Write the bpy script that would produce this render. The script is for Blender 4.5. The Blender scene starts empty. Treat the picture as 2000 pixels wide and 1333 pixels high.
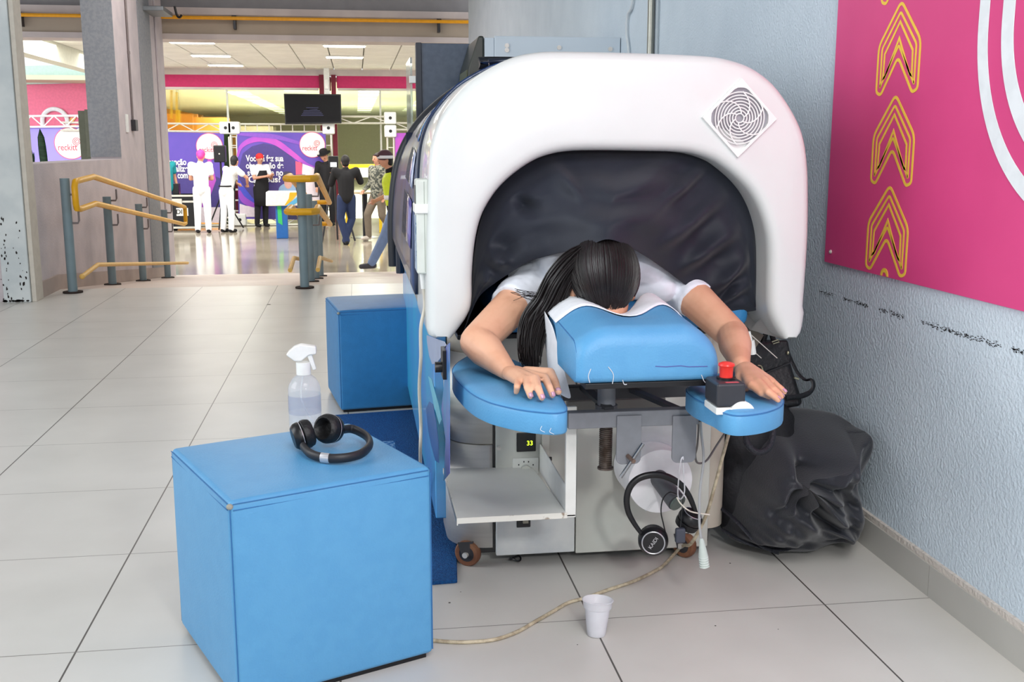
import bpy, bmesh, math, random
from mathutils import Vector as V, Matrix, noise
random.seed(7)
S=bpy.context.scene; COL=S.collection
# ---------------- camera, world, lights, exposure ----------------
FP=2086.0; H=1.15; PIT=math.atan(385/FP); YAW=math.atan(305/2121.)
cd=bpy.data.cameras.new('camera'); cd.sensor_width=36; cd.lens=FP/2000*36; cd.clip_end=200
cam=bpy.data.objects.new('camera',cd); COL.objects.link(cam); cam.location=(0,0,H)
cam.rotation_euler=(math.pi/2-PIT,0,-YAW); S.camera=cam
S.view_settings.view_transform='Standard'; S.view_settings.look='None'
S.view_settings.gamma=1; S.view_settings.exposure=0.28
w=bpy.data.worlds.new('sky'); S.world=w; w.use_nodes=True
w.node_tree.nodes['Background'].inputs[0].default_value=(.93,.96,1,1)
w.node_tree.nodes['Background'].inputs[1].default_value=1.0
def area(name,loc,tgt,sx,sy,power,col=(1,1,1)):
    d=bpy.data.lights.new(name,'AREA'); d.shape='RECTANGLE'; d.size=sx; d.size_y=sy; d.energy=power; d.color=col
    o=bpy.data.objects.new(name,d); COL.objects.link(o); o.location=loc
    o.rotation_euler=(V(tgt)-V(loc)).to_track_quat('-Z','Y').to_euler(); return o
area('camera_flash',(.62,-.12,1.55),(.8,2.7,.7),.2,.14,17)
area('bounce_light',(.75,.3,3.3),(.8,2.6,.4),2.2,2.4,108,(1,.99,.97))
area('side_daylight',(-3.6,2.6,2.3),(1.4,5.2,1.3),2.6,2.2,88,(.93,.97,1))
area('corridor_fill',(-.9,6.5,3.3),(-.9,6.6,0),2.2,3,16,(1,.97,.92))  # this and the next: unseen lamps added under the ceiling to brighten the corridor
area('corridor_fill',(-1.1,11,3.3),(-1.1,11.1,-1),2.0,3,60,(1,.93,.88))
for x,y in ((-3.5,17.5),(.6,17.5),(-3.5,21),(.6,21),(-8.5,19)):
    area('hall_light',(x,y,2.7),(x,y+.01,0),3,2,110,(1,.97,.9))
area('hall_left_daylight',(-9,17,2.5),(-7.5,24,1),4,2,330)
for x,y in ((-3.05,30),(-3.05,38.2),(.38,28.3),(.38,37.9)): area('far_panel_light',(x,y,2.485),(x,y+.01,0),.5,.5,360,(.98,1,.88))
# pixel -> world helpers (2000x1333 frame)
def ray(u,v):
    x=(u-1000)/FP; y=-(v-666.5)/FP
    fy=math.cos(PIT)+y*math.sin(PIT); fz=-math.sin(PIT)+y*math.cos(PIT)
    c,s=math.cos(YAW),math.sin(YAW)
    return V((c*x+s*fy,-s*x+c*fy,fz))
O=V((0,0,H))
def F(u,v,z=0): r=ray(u,v); return O+r*((z-H)/r.z)
def A(u,v,Y): r=ray(u,v); return O+r*(Y/r.y)
def W(u,v,X): r=ray(u,v); return O+r*(X/r.x)
# ---------------- materials ----------------
def lin(c):
    return tuple((x/255/12.92 if x/255<=.04045 else ((x/255+.055)/1.055)**2.4) for x in c)
MC={}
def mat(name,col,rough=.5,metal=0,col2=None,ns=20,bump=0,bs=60,trans=0,emit=0,coat=0,alpha=1,stretch=None,spec=.5,lo=.4,hi=.6,sheen=0,ior=1.45,detail=6):
    if name in MC: return MC[name]
    m=bpy.data.materials.new(name); m.use_nodes=True; nt=m.node_tree; b=nt.nodes['Principled BSDF']
    c=lin(col); b.inputs['Base Color'].default_value=(*c,1)
    b.inputs['Roughness'].default_value=rough; b.inputs['Metallic'].default_value=metal
    b.inputs['Transmission Weight'].default_value=trans; b.inputs['Coat Weight'].default_value=coat
    b.inputs['Alpha'].default_value=alpha; b.inputs['Specular IOR Level'].default_value=spec; b.inputs['IOR'].default_value=ior
    if sheen: b.inputs['Sheen Weight'].default_value=sheen
    if emit: b.inputs['Emission Color'].default_value=(*c,1); b.inputs['Emission Strength'].default_value=emit
    tc=nt.nodes.new('ShaderNodeTexCoord'); mp=nt.nodes.new('ShaderNodeMapping')
    nt.links.new(tc.outputs['Object'],mp.inputs[0])
    if stretch: mp.inputs['Scale'].default_value=stretch
    n=nt.nodes.new('ShaderNodeTexNoise'); n.inputs['Scale'].default_value=ns; n.inputs['Detail'].default_value=detail
    nt.links.new(mp.outputs[0],n.inputs[0])
    r=nt.nodes.new('ShaderNodeValToRGB'); c2=lin(col2) if col2 else tuple(k*.93 for k in c)
    r.color_ramp.elements[0].position=lo; r.color_ramp.elements[1].position=hi
    r.color_ramp.elements[0].color=(*c2,1); r.color_ramp.elements[1].color=(*c,1)
    nt.links.new(n.outputs['Fac'],r.inputs[0]); nt.links.new(r.outputs[0],b.inputs['Base Color'])
    if bump:
        n2=nt.nodes.new('ShaderNodeTexNoise'); n2.inputs['Scale'].default_value=bs; n2.inputs['Detail'].default_value=4
        nt.links.new(mp.outputs[0],n2.inputs[0])
        bp=nt.nodes.new('ShaderNodeBump'); bp.inputs['Strength'].default_value=bump; bp.inputs['Distance'].default_value=.01
        nt.links.new(n2.outputs['Fac'],bp.inputs['Height']); nt.links.new(bp.outputs[0],b.inputs['Normal'])
    MC[name]=m; return m
# ---------------- mesh builder ----------------
class MB:
    def __init__(s): s.v=[]; s.f=[]
    def add(s,vs,fs):
        n=len(s.v); s.v+=[V(p) for p in vs]; s.f+=[[n+i for i in q] for q in fs]; return s
    def hexa(s,p): return s.add(p,[(0,3,2,1),(4,5,6,7),(0,1,5,4),(1,2,6,5),(2,3,7,6),(3,0,4,7)])
    def box(s,x0,x1,y0,y1,z0,z1):
        return s.hexa([(x0,y0,z0),(x1,y0,z0),(x1,y1,z0),(x0,y1,z0),(x0,y0,z1),(x1,y0,z1),(x1,y1,z1),(x0,y1,z1)])
    def obox(s,c,ax,ay,az):
        c,ax,ay,az=V(c),V(ax),V(ay),V(az)
        return s.hexa([c+i*ax+j*ay+k*az for k in(-1,1) for i,j in((-1,-1),(1,-1),(1,1),(-1,1))])
    def bar(s,p,q,wd,th,up=(0,0,1)):
        p,q=V(p),V(q); d=(q-p); sd=d.cross(V(up))
        if sd.length<1e-6: sd=d.cross(V((1,0,0)))
        sd.normalize(); u=sd.cross(d).normalized(); return s.obox((p+q)/2,sd*wd/2,d/2,u*th/2)
    def tube(s,pts,r,n=8,closed=False,flat=1,caps=True,up=None):
        P=[V(p) for p in pts]; m=len(P); R=r if hasattr(r,'__len__') else [r]*m
        t0=(P[1]-P[0]).normalized(); a=V(up) if up else (V((0,0,1)) if abs(t0.z)<.9 else V((1,0,0)))
        rings=[]
        for i in range(m):
            if closed: t=(P[(i+1)%m]-P[i-1])
            else: t=P[min(i+1,m-1)]-P[max(i-1,0)]
            t=t.normalized() if t.length>1e-9 else t0
            a=(a-t*a.dot(t)); a=a.normalized() if a.length>1e-6 else t.orthogonal().normalized(); b=t.cross(a)
            rings.append([P[i]+(a*math.cos(2*math.pi*k/n)*flat+b*math.sin(2*math.pi*k/n))*R[i] for k in range(n)])
        fs=[]; mm=m if closed else m-1
        for i in range(mm):
            j=(i+1)%m
            for k in range(n): fs.append((i*n+k,i*n+(k+1)%n,j*n+(k+1)%n,j*n+k))
        if not closed and caps: fs+=[tuple(range(n))[::-1],tuple((m-1)*n+k for k in range(n))]
        return s.add([q for g in rings for q in g],fs)
    def cyl(s,p,q,r,r2=None,n=20): return s.tube([p,q],[r,r if r2 is None else r2],n)
    def sph(s,c,r,n=14,m=9,rot=None):
        if not hasattr(r,'__len__'): r=(r,r,r)
        c=V(c); vs=[]
        for i in range(m+1):
            th=math.pi*i/m
            for k in range(n):
                p=V((r[0]*math.sin(th)*math.cos(2*math.pi*k/n),r[1]*math.sin(th)*math.sin(2*math.pi*k/n),r[2]*math.cos(th)))
                if rot: p=rot@p
                vs.append(c+p)
        fs=[(i*n+k,(i+1)*n+k,(i+1)*n+(k+1)%n,i*n+(k+1)%n) for i in range(m) for k in range(n)]
        return s.add(vs,fs)
    def limb(s,pts,rs,n=12):
        P=[V(p) for p in pts]
        for i,p in enumerate(P):
            s.sph(p,rs[i],n,8)
            if i: s.tube([P[i-1],p],[rs[i-1],rs[i]],n)
        return s
    def prism(s,poly,vec):
        vec=V(vec); P=[V(p) for p in poly]; n=len(P)
        return s.add(P+[p+vec for p in P],[tuple(range(n))[::-1],tuple(range(n,2*n))]+[(i,(i+1)%n,n+(i+1)%n,n+i) for i in range(n)])
    def lathe(s,prof,c,axis=(0,0,1),n=28,closed=False):
        c=V(c); ax=V(axis).normalized(); a=ax.orthogonal().normalized(); b=ax.cross(a); m=len(prof)
        vs=[c+ax*h+(a*math.cos(2*math.pi*k/n)+b*math.sin(2*math.pi*k/n))*r for r,h in prof for k in range(n)]
        mm=m if closed else m-1
        fs=[(i*n+k,i*n+(k+1)%n,((i+1)%m)*n+(k+1)%n,((i+1)%m)*n+k) for i in range(mm) for k in range(n)]
        return s.add(vs,fs)
    def grid(s,rows,wrap=False):
        n=len(rows[0]); fs=[]
        for i in range(len(rows)-1):
            for k in range(n if wrap else n-1): fs.append((i*n+k,i*n+(k+1)%n,(i+1)*n+(k+1)%n,(i+1)*n+k))
        return s.add([p for r in rows for p in r],fs)
ORG={}
def link(o,parent,org):
    COL.objects.link(o); ORG[o.name]=V(org)
    if parent is not None: o.parent=parent; o.location=V(org)-ORG[parent.name]
    else: o.location=V(org)
def props(o,label=None,cat=None,group=None,kind=None):
    if label:o['label']=label
    if cat:o['category']=cat
    if group:o['group']=group
    if kind:o['kind']=kind
    return o
def thing(name,loc,label,cat,group=None):
    o=bpy.data.objects.new(name,None); o.empty_display_size=.05; link(o,None,loc); return props(o,label,cat,group)
def make(name,mb,m,parent=None,label=None,cat=None,group=None,kind=None,bevel=0,bseg=3,sub=0,smooth=True,solid=0,remesh=0,sm=0,weld=False,org=None,disp=0,dscale=.1,ang=40):
    me=bpy.data.meshes.new(name)
    if org is None:
        if parent is not None: org=ORG[parent.name]
        else:
            n=len(mb.v); org=V((sum(p.x for p in mb.v)/n,sum(p.y for p in mb.v)/n,min(p.z for p in mb.v)))
    org=V(org)
    me.from_pydata([tuple(p-org) for p in mb.v],[],mb.f)
    bm=bmesh.new(); bm.from_mesh(me)
    if weld: bmesh.ops.remove_doubles(bm,verts=bm.verts,dist=1e-5)
    bmesh.ops.recalc_face_normals(bm,faces=bm.faces)
    bm.to_mesh(me); bm.free()
    if smooth:
        me.polygons.foreach_set('use_smooth',[True]*len(me.polygons))
    me.materials.append(m)
    o=bpy.data.objects.new(name,me); link(o,parent,org)
    if smooth and not remesh and not sub and not bevel:
        try: me.set_sharp_from_angle(angle=math.radians(ang))
        except Exception: pass
    if remesh:
        d=o.modifiers.new('remesh','REMESH'); d.mode='VOXEL'; d.voxel_size=remesh; d.use_smooth_shade=True
    if sm:
        d=o.modifiers.new('smooth','SMOOTH'); d.factor=.6; d.iterations=sm
    if disp:
        t=bpy.data.textures.new(name+'_tex','CLOUDS'); t.noise_scale=dscale
        d=o.modifiers.new('disp','DISPLACE'); d.texture=t; d.strength=disp; d.mid_level=.5
    if solid:
        d=o.modifiers.new('solid','SOLIDIFY'); d.thickness=solid; d.offset=0
    if bevel:
        d=o.modifiers.new('bevel','BEVEL'); d.width=bevel; d.segments=bseg; d.limit_method='ANGLE'; d.angle_limit=math.radians(35); d.harden_normals=True
    if sub:
        d=o.modifiers.new('sub','SUBSURF'); d.levels=sub; d.render_levels=sub
    return props(o,label,cat,group,kind)
def text(name,s,size,c,ax,ay,m,parent,bold=0,squash=1,width=0,label=None,align='CENTER',sp=1.0):
    """flat lettering: c anchor, ax reading direction, ay up direction"""
    cu=bpy.data.curves.new(name,'FONT'); cu.body=s; cu.size=size; cu.align_x=align; cu.align_y='CENTER'; cu.offset=bold; cu.extrude=.0006; cu.space_line=sp
    t=bpy.data.objects.new('tmp',cu); COL.objects.link(t)
    bpy.context.view_layer.update()
    me=bpy.data.meshes.new_from_object(t.evaluated_get(bpy.context.evaluated_depsgraph_get()))
    bpy.data.objects.remove(t)
    if width:
        xs_=[p.co.x for p in me.vertices]; squash=width/(max(xs_)-min(xs_))
    ax,ay=V(ax).normalized(),V(ay).normalized(); az=ax.cross(ay)
    mb=MB(); mb.add([V(c)+ax*(p.co.x*squash)+ay*p.co.y+az*p.co.z for p in me.vertices],[list(p.vertices) for p in me.polygons])
    o=make(name,mb,m,parent,smooth=False)
    if label:o['label']=label
    return o
def catmull(P,n=6,closed=False):
    P=[V(p) for p in P]; out=[]; m=len(P); rng=m if closed else m-1
    for i in range(rng):
        if closed: a,b,c,d=P[i-1],P[i],P[(i+1)%m],P[(i+2)%m]
        else: a,b,c,d=P[max(i-1,0)],P[i],P[i+1],P[min(i+2,m-1)]
        for k in range(n):
            t=k/n; out.append(.5*((2*b)+(c-a)*t+(2*a-5*b+4*c-d)*t*t+(-a+3*b-3*c+d)*t**3))
    if not closed: out.append(P[-1])
    return out
def offset2(poly,d):
    n=len(poly); out=[]
    for i in range(n):
        a,b,c=poly[i-1],poly[i],poly[(i+1)%n]
        e1=((b[0]-a[0]),(b[1]-a[1])); e2=((c[0]-b[0]),(c[1]-b[1]))
        l1=math.hypot(*e1) or 1; l2=math.hypot(*e2) or 1
        n1=(-e1[1]/l1,e1[0]/l1); n2=(-e2[1]/l2,e2[0]/l2)
        k=1+n1[0]*n2[0]+n1[1]*n2[1]; k=max(k,.35)
        out.append((b[0]+d*(n1[0]+n2[0])/k,b[1]+d*(n1[1]+n2[1])/k))
    return out
# ---------------- palette ----------------
wallm=mat('blue_grey_stucco',(206,219,229),.85,col2=(195,209,220),ns=3,bump=.5,bs=110,lo=.3,hi=.7)
pinkw=mat('pinkish_grey_plaster',(206,196,198),.85,col2=(188,180,184),ns=4,bump=.25,bs=60,lo=.3,hi=.7)
greyc=mat('grey_concrete',(150,152,156),.9,col2=(138,142,148),ns=30,bump=.2,bs=80)
beamw=mat('painted_beam',(214,204,200),.7,col2=(200,190,188),ns=2)
tan=mat('tan_beam_paint',(178,165,148),.7,ns=2)
shellm=mat('white_glossy_fibreglass',(217,221,220),.32,coat=.5,ns=2)
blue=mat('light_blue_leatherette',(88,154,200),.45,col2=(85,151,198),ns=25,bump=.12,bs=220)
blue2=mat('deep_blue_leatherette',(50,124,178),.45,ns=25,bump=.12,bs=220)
seamb=mat('blue_seam_thread',(52,112,168),.6)
black=mat('black_plastic',(22,22,25),.35)
blackm=mat('matte_black_fabric',(26,29,37),.75,col2=(20,22,29),ns=6,bump=.1,bs=250)
beige=mat('beige_painted_metal',(200,202,194),.45,col2=(188,188,180),ns=3)
white=mat('white_plastic',(232,234,232),.4)
grey=mat('grey_painted_steel',(122,124,130),.5,ns=40)
dgrey=mat('dark_steel',(62,62,66),.45,metal=.4,ns=30)
steel=mat('brushed_stainless',(212,208,202),.4,metal=.3,ns=8,stretch=(1,1,14))
skin=mat('warm_skin',(222,172,142),.5,col2=(212,158,128),ns=14,bump=.04,bs=180)
yellow=mat('yellow_paint',(232,172,20),.4,ns=10)
postm=mat('grey_blue_post_paint',(122,142,150),.45,ns=10)
# ---------------- corridor shell ----------------
XR=1.445; XL=-2.40; YE=14.45; YR=13.9
def tile_mat():
    m=bpy.data.materials.new('large_floor_tiles'); m.use_nodes=True; nt=m.node_tree; b=nt.nodes['Principled BSDF']; L=nt.links.new
    g=nt.nodes.new('ShaderNodeNewGeometry'); sx=nt.nodes.new('ShaderNodeSeparateXYZ'); L(g.outputs['Position'],sx.inputs[0])
    T=.605
    def mth(op,a,b=None):
        n=nt.nodes.new('ShaderNodeMath'); n.operation=op
        for i,x in enumerate((a,b)):
            if x is None: continue
            if isinstance(x,(int,float)): n.inputs[i].default_value=x
            else: L(x,n.inputs[i])
        return n.outputs[0]
    def line(co,off,wd):
        f=mth('FRACT',mth('DIVIDE',mth('ADD',co,off+T*40),T)); d=mth('ABSOLUTE',mth('SUBTRACT',f,.5))
        return mth('GREATER_THAN',d,.5-wd/T/2)
    lx=line(sx.outputs[0],.668,.0045); ly=line(sx.outputs[1],-2.405+.605*4,.003)
    noi=nt.nodes.new('ShaderNodeTexNoise'); noi.inputs['Scale'].default_value=3; noi.inputs['Detail'].default_value=8; L(g.outputs['Position'],noi.inputs[0])
    r=nt.nodes.new('ShaderNodeValToRGB'); r.color_ramp.elements[0].position=.3; r.color_ramp.elements[1].position=.7
    r.color_ramp.elements[0].color=(*lin((198,195,189)),1); r.color_ramp.elements[1].color=(*lin((208,205,199)),1); L(noi.outputs[0],r.inputs[0])
    mx=nt.nodes.new('ShaderNodeMixRGB'); mx.inputs[2].default_value=(*lin((84,80,76)),1); L(lx,mx.inputs[0]); L(r.outputs[0],mx.inputs[1])
    mx2=nt.nodes.new('ShaderNodeMixRGB'); mx2.inputs[2].default_value=(*lin((120,116,110)),1); L(ly,mx2.inputs[0]); L(mx.outputs[0],mx2.inputs[1])
    L(mx2.outputs[0],b.inputs['Base Color'])
    b.inputs['Roughness'].default_value=.33; return m
make('floor',MB().box(-9,XR+.1,-3,8.95,-.12,0),tile_mat(),kind='structure',smooth=False)
rampm=mat('pale_ramp_screed',(214,200,190),.4,ns=3)
make('floor_ramp',MB().prism([(XL-.05,8.9501,0),(XL-.05,8.9501,-.3),(XL-.05,14.9,-.9),(XL-.05,14.9,-.6)],(XR+.1-XL,0,0)),rampm,kind='structure',smooth=False)
hallf=mat('polished_hall_floor',(168,158,142),.12,col2=(150,140,124),ns=1.2,spec=.6)
make('floor_hall',MB().box(-14,9,13,26,-.8,-.6),hallf,kind='structure',smooth=False)
make('wall_right',MB().box(XR,XR+.25,-3,YR,-.9,3.4),wallm,kind='structure',smooth=False)
base_t=mat('skirting_tile',(182,180,174),.4,ns=3)
mb=MB()
y=-2.4-.605*.12
yy=2.415-.605*9
while yy<13: mb.box(XR-.014,XR+.001,yy+.0015,yy+.6035,0,.085); yy+=.605
make('baseboard_right',mb,base_t,kind='structure',smooth=False)
make('trim_1',MB().box(XR-.01,XR+.001,-3,13.8,.085,.101),mat('rough_plaster_edge',(206,198,190),.9,ns=50,bump=.6,bs=90),kind='structure',smooth=False)
# scratch line along right wall and a nail hole
sc=MB(); rr=random.Random(3)
for i in range(900):
    t=rr.random(); yy=3.19-t*1.6; 
    if noise.noise(V((yy*9,0,0)))<-.12: continue
    z=.689+.012*t+rr.gauss(0,.0035); l=rr.uniform(.001,.006)
    sc.add([(XR-.0008,yy-l,z),(XR-.0008,yy,z-.0012),(XR-.0008,yy+l,z+.0003),(XR-.0008,yy,z+.0012)],[(0,1,2,3)])
make('trim_2',sc,mat('black_scuff',(52,52,54),.9),kind='structure',smooth=False)
# left wall with opening
ZS=1.02
lw=MB().box(XL-.3,XL,8.3,YE,-.9,ZS-.02).box(XL-.3,XL,11.65,YE,ZS-.0199,3.4)
make('wall_left',lw,pinkw,kind='structure',smooth=False)
make('trim_3',MB().box(XL-.3,XL+.002,11.64,11.6495,ZS,3.4),greyc,kind='structure',smooth=False)
make('trim_4',MB().box(XL-.002,XL+.012,12.95,13.65,-.45,3.39),greyc,kind='structure',smooth=False)
make('trim_5',MB().box(XL,XL+.02,14.0,14.449,-.6,3.39),pinkw,kind='structure',smooth=False,bevel=.01)
make('baseboard_left',MB().prism([(XL-.001,8.3,0),(XL-.001,8.95,0),(XL-.001,YE,-.55),(XL-.001,YE,-.43),(XL-.001,8.95,.12),(XL-.001,8.3,.12)],(.02,0,0)),mat('stained_skirting',(176,160,152),.8,ns=6),kind='structure',smooth=False)
make('ceiling',MB().box(XL-6,XR+.25,-3,YE,3.4,3.5),mat('corridor_ceiling_paint',(150,150,150),.9),kind='structure',smooth=False)
# beam over the corridor end
make('trim_6',MB().box(-9,3,14.55,14.95,2.85,3.4),mat('grey_beam_paint',(150,148,150),.8,ns=6),kind='structure',smooth=False)
make('trim_7',MB().box(-9,3,14.47,14.97,2.765,2.849),beamw,kind='structure',smooth=False)
make('trim_8',MB().box(-9,3,14.57,14.95,2.535,2.764),tan,kind='structure',smooth=False)
make('trim_9',MB().box(-9,3,14.55,15.0,2.465,2.534),beamw,kind='structure',smooth=False)
pl=thing('yellow_gas_pipe',(-2.3,14.4,2.71),'long yellow pipe running across the corridor end just under the beam','pipe')
make('pipe_run',MB().cyl((-9,14.42,2.72),(3,14.42,2.72),.022,n=14),mat('pipe_yellow',(245,170,25),.35),pl)
for u in (40,458,857):
    p=A(u,40,14.47); make('pipe_bracket',MB().box(p.x-.016,p.x+.016,14.44,14.575,2.59,2.74).cyl((p.x-.03,14.42,2.745),(p.x+.03,14.42,2.745),.01),dgrey,pl,bevel=.003)
# white column at far left
col=mat('chipped_white_paint',(206,212,212),.55,col2=(190,198,200),ns=4)
co=MB().box(-2.595,-2.405,8.24,8.40,0,3.399)
make('white_column',co,col,label='tall white painted steel column with chipped paint at left edge',cat='column',bevel=.006)
ch=MB(); rr=random.Random(5)
for i in range(46):
    x=-2.56+rr.gauss(0,.016)+(.0 if rr.random()<.6 else .1); z=abs(rr.gauss(0,.32)); s=rr.uniform(.003,.009)
    pts=[(x+s*rr.uniform(.4,1)*math.cos(a),8.2385,z+s*2*rr.uniform(.4,1)*math.sin(a)) for a in [k*math.pi/4 for k in range(8)]]
    ch.prism(pts,(0,.001,0))
for i in range(16):
    x=rr.uniform(-2.6,-2.41); s=rr.uniform(.008,.02)
    ch.prism([(x+s*rr.uniform(.5,1.2)*math.cos(a),8.238,.012+s*.7*rr.uniform(.5,1)*math.sin(a)) for a in [k*math.pi/4 for k in range(8)]],(0,.001,0))
o=make('paint_chips',ch,mat('rust_black',(40,34,32),.9),bpy.data.objects['white_column'],smooth=False)
make('column_side',MB().box(-2.403,-2.37,8.26,8.44,0,3.399),mat('cream_paint_edge',(205,198,186),.6),bpy.data.objects['white_column'],bevel=.003)
# conduit & boxes on left wall end face
cx=XL+.012
cp=[W(240,0,cx),W(240,60,cx),W(256,238,cx)]
yv=cp[2].y
k=thing('electric_conduit',(cx,yv,.9),'thin vertical grey conduit on the left wall ending in a small box','conduit')
make('pipe',MB().cyl((cx,12.3,1.36),(cx,12.3,3.39),.012,n=10).cyl((cx,12.3,2.1),(cx,12.3,2.13),.017,n=10),mat('aged_conduit',(140,130,128),.4,metal=.4),k)
make('outlet_box',MB().box(XL,XL+.05,12.24,12.37,1.29,1.41),dgrey,k,bevel=.006)
make('switch_plate',MB().box(XL-.001,XL+.012,11.95,12.07,1.27,1.46),white,label='small white switch plate on left wall beside the conduit box',cat='switch',bevel=.004)
lf=thing('ceiling_lamp_bracket',(XL+.2,12.1,2.6),'grey metal lamp bracket on top of the left wall at the frame edge','bracket')
p=W(300,5,XL+.05)
make('lamp_body',MB().box(XL,XL+.24,p.y-.5,p.y+.15,2.665,2.72),mat('galvanised',(140,146,150),.4,metal=.6),lf,bevel=.01)
make('cable_hook',MB().tube(catmull([(XL+.26,p.y+.2,2.8),(XL+.28,p.y+.2,2.7),(XL+.31,p.y+.2,2.67),(XL+.34,p.y+.2,2.70)],5),.014),black,lf)
# panel in window and plants
make('green_board',MB().box(-2.75,-2.705,11.72,12.4,ZS,1.5).box(-2.93,-2.752,12.2,12.24,ZS-.3,1.5),mat('olive_board',(122,124,106),.7),label='small olive green board standing in the left wall opening',cat='board',bevel=.003)
pot=thing('snake_plant',(-3.9,11.9,.2),'snake plant with pointed upright dark green leaves seen through the left wall opening','plant')
lfm=mat('snake_leaf',(46,78,48),.5,col2=(28,54,34),ns=12,stretch=(1,1,6))
for (u,v,dx,wd) in ((78,252,0,.04),(52,280,0,.05),(66,298,.04,.012)):
    t=A(u,v,12); b=A(u+(12 if wd>.02 else -6),330,12); b.z=.62
    rows=[]
    for i in range(9):
        s=i/8; c=b.lerp(t,s); ww=wd*(math.sin(math.pi*(.18+.82*(1-s)**.8)*.9)+.02) if s<1 else .001
        rows.append([c+V((-ww,0,0)),c+V((0,-.012,0)),c+V((ww,0,0))])
    make('leaf',MB().grid(rows),lfm,pot,solid=.004)
make('pot',MB().lathe([(0,-.6),(.16,-.6),(.21,.58),(.22,.64),(.19,.64),(.18,.56),(0,.56)],(-3.72,12,0)),mat('terracotta',(150,90,70),.8),pot)
# ---------------- sign on right wall ----------------
pink=mat('magenta_print',(222,74,136),.45,col2=(214,68,130),ns=2)
sg=thing('wall_sign',(XR,2.4,.79),'large magenta sign panel with yellow arrows and white curves on the right wall','sign')
x0=XR-.012
make('panel',MB().box(x0,XR,.9,3.14,.79,2.3),pink,sg,bevel=.001)
ym=mat('sign_yellow',(244,206,74),.5); wm=mat('sign_white',(232,238,242),.5)
def loop(poly,wd,x,mb):
    a=offset2(poly,wd/2); b=offset2(poly,-wd/2); n=len(poly)
    for xx in (x,):
        vs=[(xx,p[0],p[1]) for p in a]+[(xx,p[0],p[1]) for p in b]
        vs+=[(xx+.0008,p[0],p[1]) for p in a]+[(xx+.0008,p[0],p[1]) for p in b]
        fs=[]
        for i in range(n):
            j=(i+1)%n; fs+=[(i,j,n+j,n+i),(2*n+i,2*n+j,3*n+j,3*n+i),(i,j,2*n+j,2*n+i),(n+i,n+j,3*n+j,3*n+i)]
        mb.add(vs,fs)
def round2(poly,r,n=4):
    out=[]; m=len(poly)
    for i in range(m):
        a,b,c=V((*poly[i-1],0)),V((*poly[i],0)),V((*poly[(i+1)%m],0))
        d1=(a-b); d2=(c-b); rr_=min(r,d1.length*.4,d2.length*.4)
        p=b+d1.normalized()*rr_; q=b+d2.normalized()*rr_
        for k in range(n+1):
            t=k/n; z=p*(1-t)**2+b*2*t*(1-t)+q*t*t; out.append((z.x,z.y))
    return out
def clip(poly,zmin):
    out=[]; n=len(poly)
    for i in range(n):
        a,b=poly[i],poly[(i+1)%n]
        if a[1]>=zmin: out.append(a)
        if (a[1]>=zmin)!=(b[1]>=zmin):
            t=(zmin-a[1])/(b[1]-a[1]); out.append((a[0]+t*(b[0]-a[0]),zmin))
    return out
for zb in (.797,1.037,1.278,1.519,.557):
    c=2.752; mb=MB()
    pol=[(c,zb+.243),(c-.112,zb+.135),(c-.112,zb+.012),(c-.085,zb+.004),(c,zb+.10),(c+.085,zb+.004),(c+.112,zb+.012),(c+.112,zb+.135)]
    loops=[round2(pol,.02),round2(offset2(pol,.020),.008,3)]
    cz=zb+.06
    loops.append([(c,zb+.165),(c-.058,cz+.055),(c-.064,cz-.005),(c,zb+.132),(c+.064,cz-.005),(c+.058,cz+.055)])
    loops.append([(c,zb+.19),(c-.075,zb+.112),(c-.078,zb+.048),(c-.066,zb+.052),(c,zb+.148),(c+.066,zb+.052),(c+.078,zb+.048),(c+.075,zb+.112)])
    if zb<.7:
        # only the tip shows above the lower edge of the panel
        tip=MB(); q=[(c+.022*math.cos(a),.792+.022*math.sin(a)) for a in [math.pi*k/12 for k in range(13)]]+[(c-.012+.024*0,.792)]
        qi=[(c+.012*math.cos(a),.792+.010*math.sin(a)) for a in [math.pi*k/12 for k in range(13)]]
        tip.grid([[(x0-.001,a,b) for a,b in q[:13]],[(x0-.001,a,b) for a,b in qi]])
        make('arrow_print',tip,ym,sg,solid=.001,smooth=False); continue
    loop(loops[0],.0085,x0-.0012,mb); loop(loops[1],.0075,x0-.0012,mb); loop(loops[3],.0075,x0-.0012,mb)
    make('arrow_print',mb,ym,sg,smooth=False)
for R,wd in ((.43,.04),(.335,.045)):
    rows=[[],[]]
    for k in range(34):
        a=math.radians(-100+k*3.125) if k<33 else 0
        pt=lambda r:(x0-.0014,1.93+r*math.cos(a),1.42+r*math.sin(a) if k<33 else 2.29)
        rows[0].append(pt(R-wd/2)); rows[1].append(pt(R+wd/2))
    make('curve_print',MB().grid(rows),wm,sg,solid=.001,smooth=False)
sc_=W(1623,492,XR-.012); make('screw',MB().cyl((x0-.004,sc_.y,sc_.z),(x0,sc_.y,sc_.z),.006,n=12).cyl((x0-.006,sc_.y,sc_.z),(x0-.004,sc_.y,sc_.z),.003,n=6),steel,sg)
# conduit behind machine on the right wall
cw=thing('wall_conduit',(XR,5.2,1.3),'vertical grey metal conduit on the right wall above the massage machine','conduit')
make('pipe',MB().cyl((XR-.02,5.2,.6),(XR-.02,5.2,3.35),.017,n=14),mat('conduit_metal',(150,150,142),.35,metal=.7),cw)
make('side_wire',MB().cyl((XR-.01,5.12,.6),(XR-.01,5.12,3.35),.006,n=8),mat('wire_grey',(170,180,186),.5),cw)
P=[W(u,v,XR-.012) for u,v in ((1236,0),(1226,30),(1224,65),(1228,105))]
make('hanging_cable',MB().tube(catmull([P[0]+V((0,-.1,.35))]+P+[P[-1]+V((0,-.05,-.3))],6),.007),mat('wire_light',(205,212,216),.5),label='thin pale cable looping down the right wall left of the conduit',cat='cable')
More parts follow.
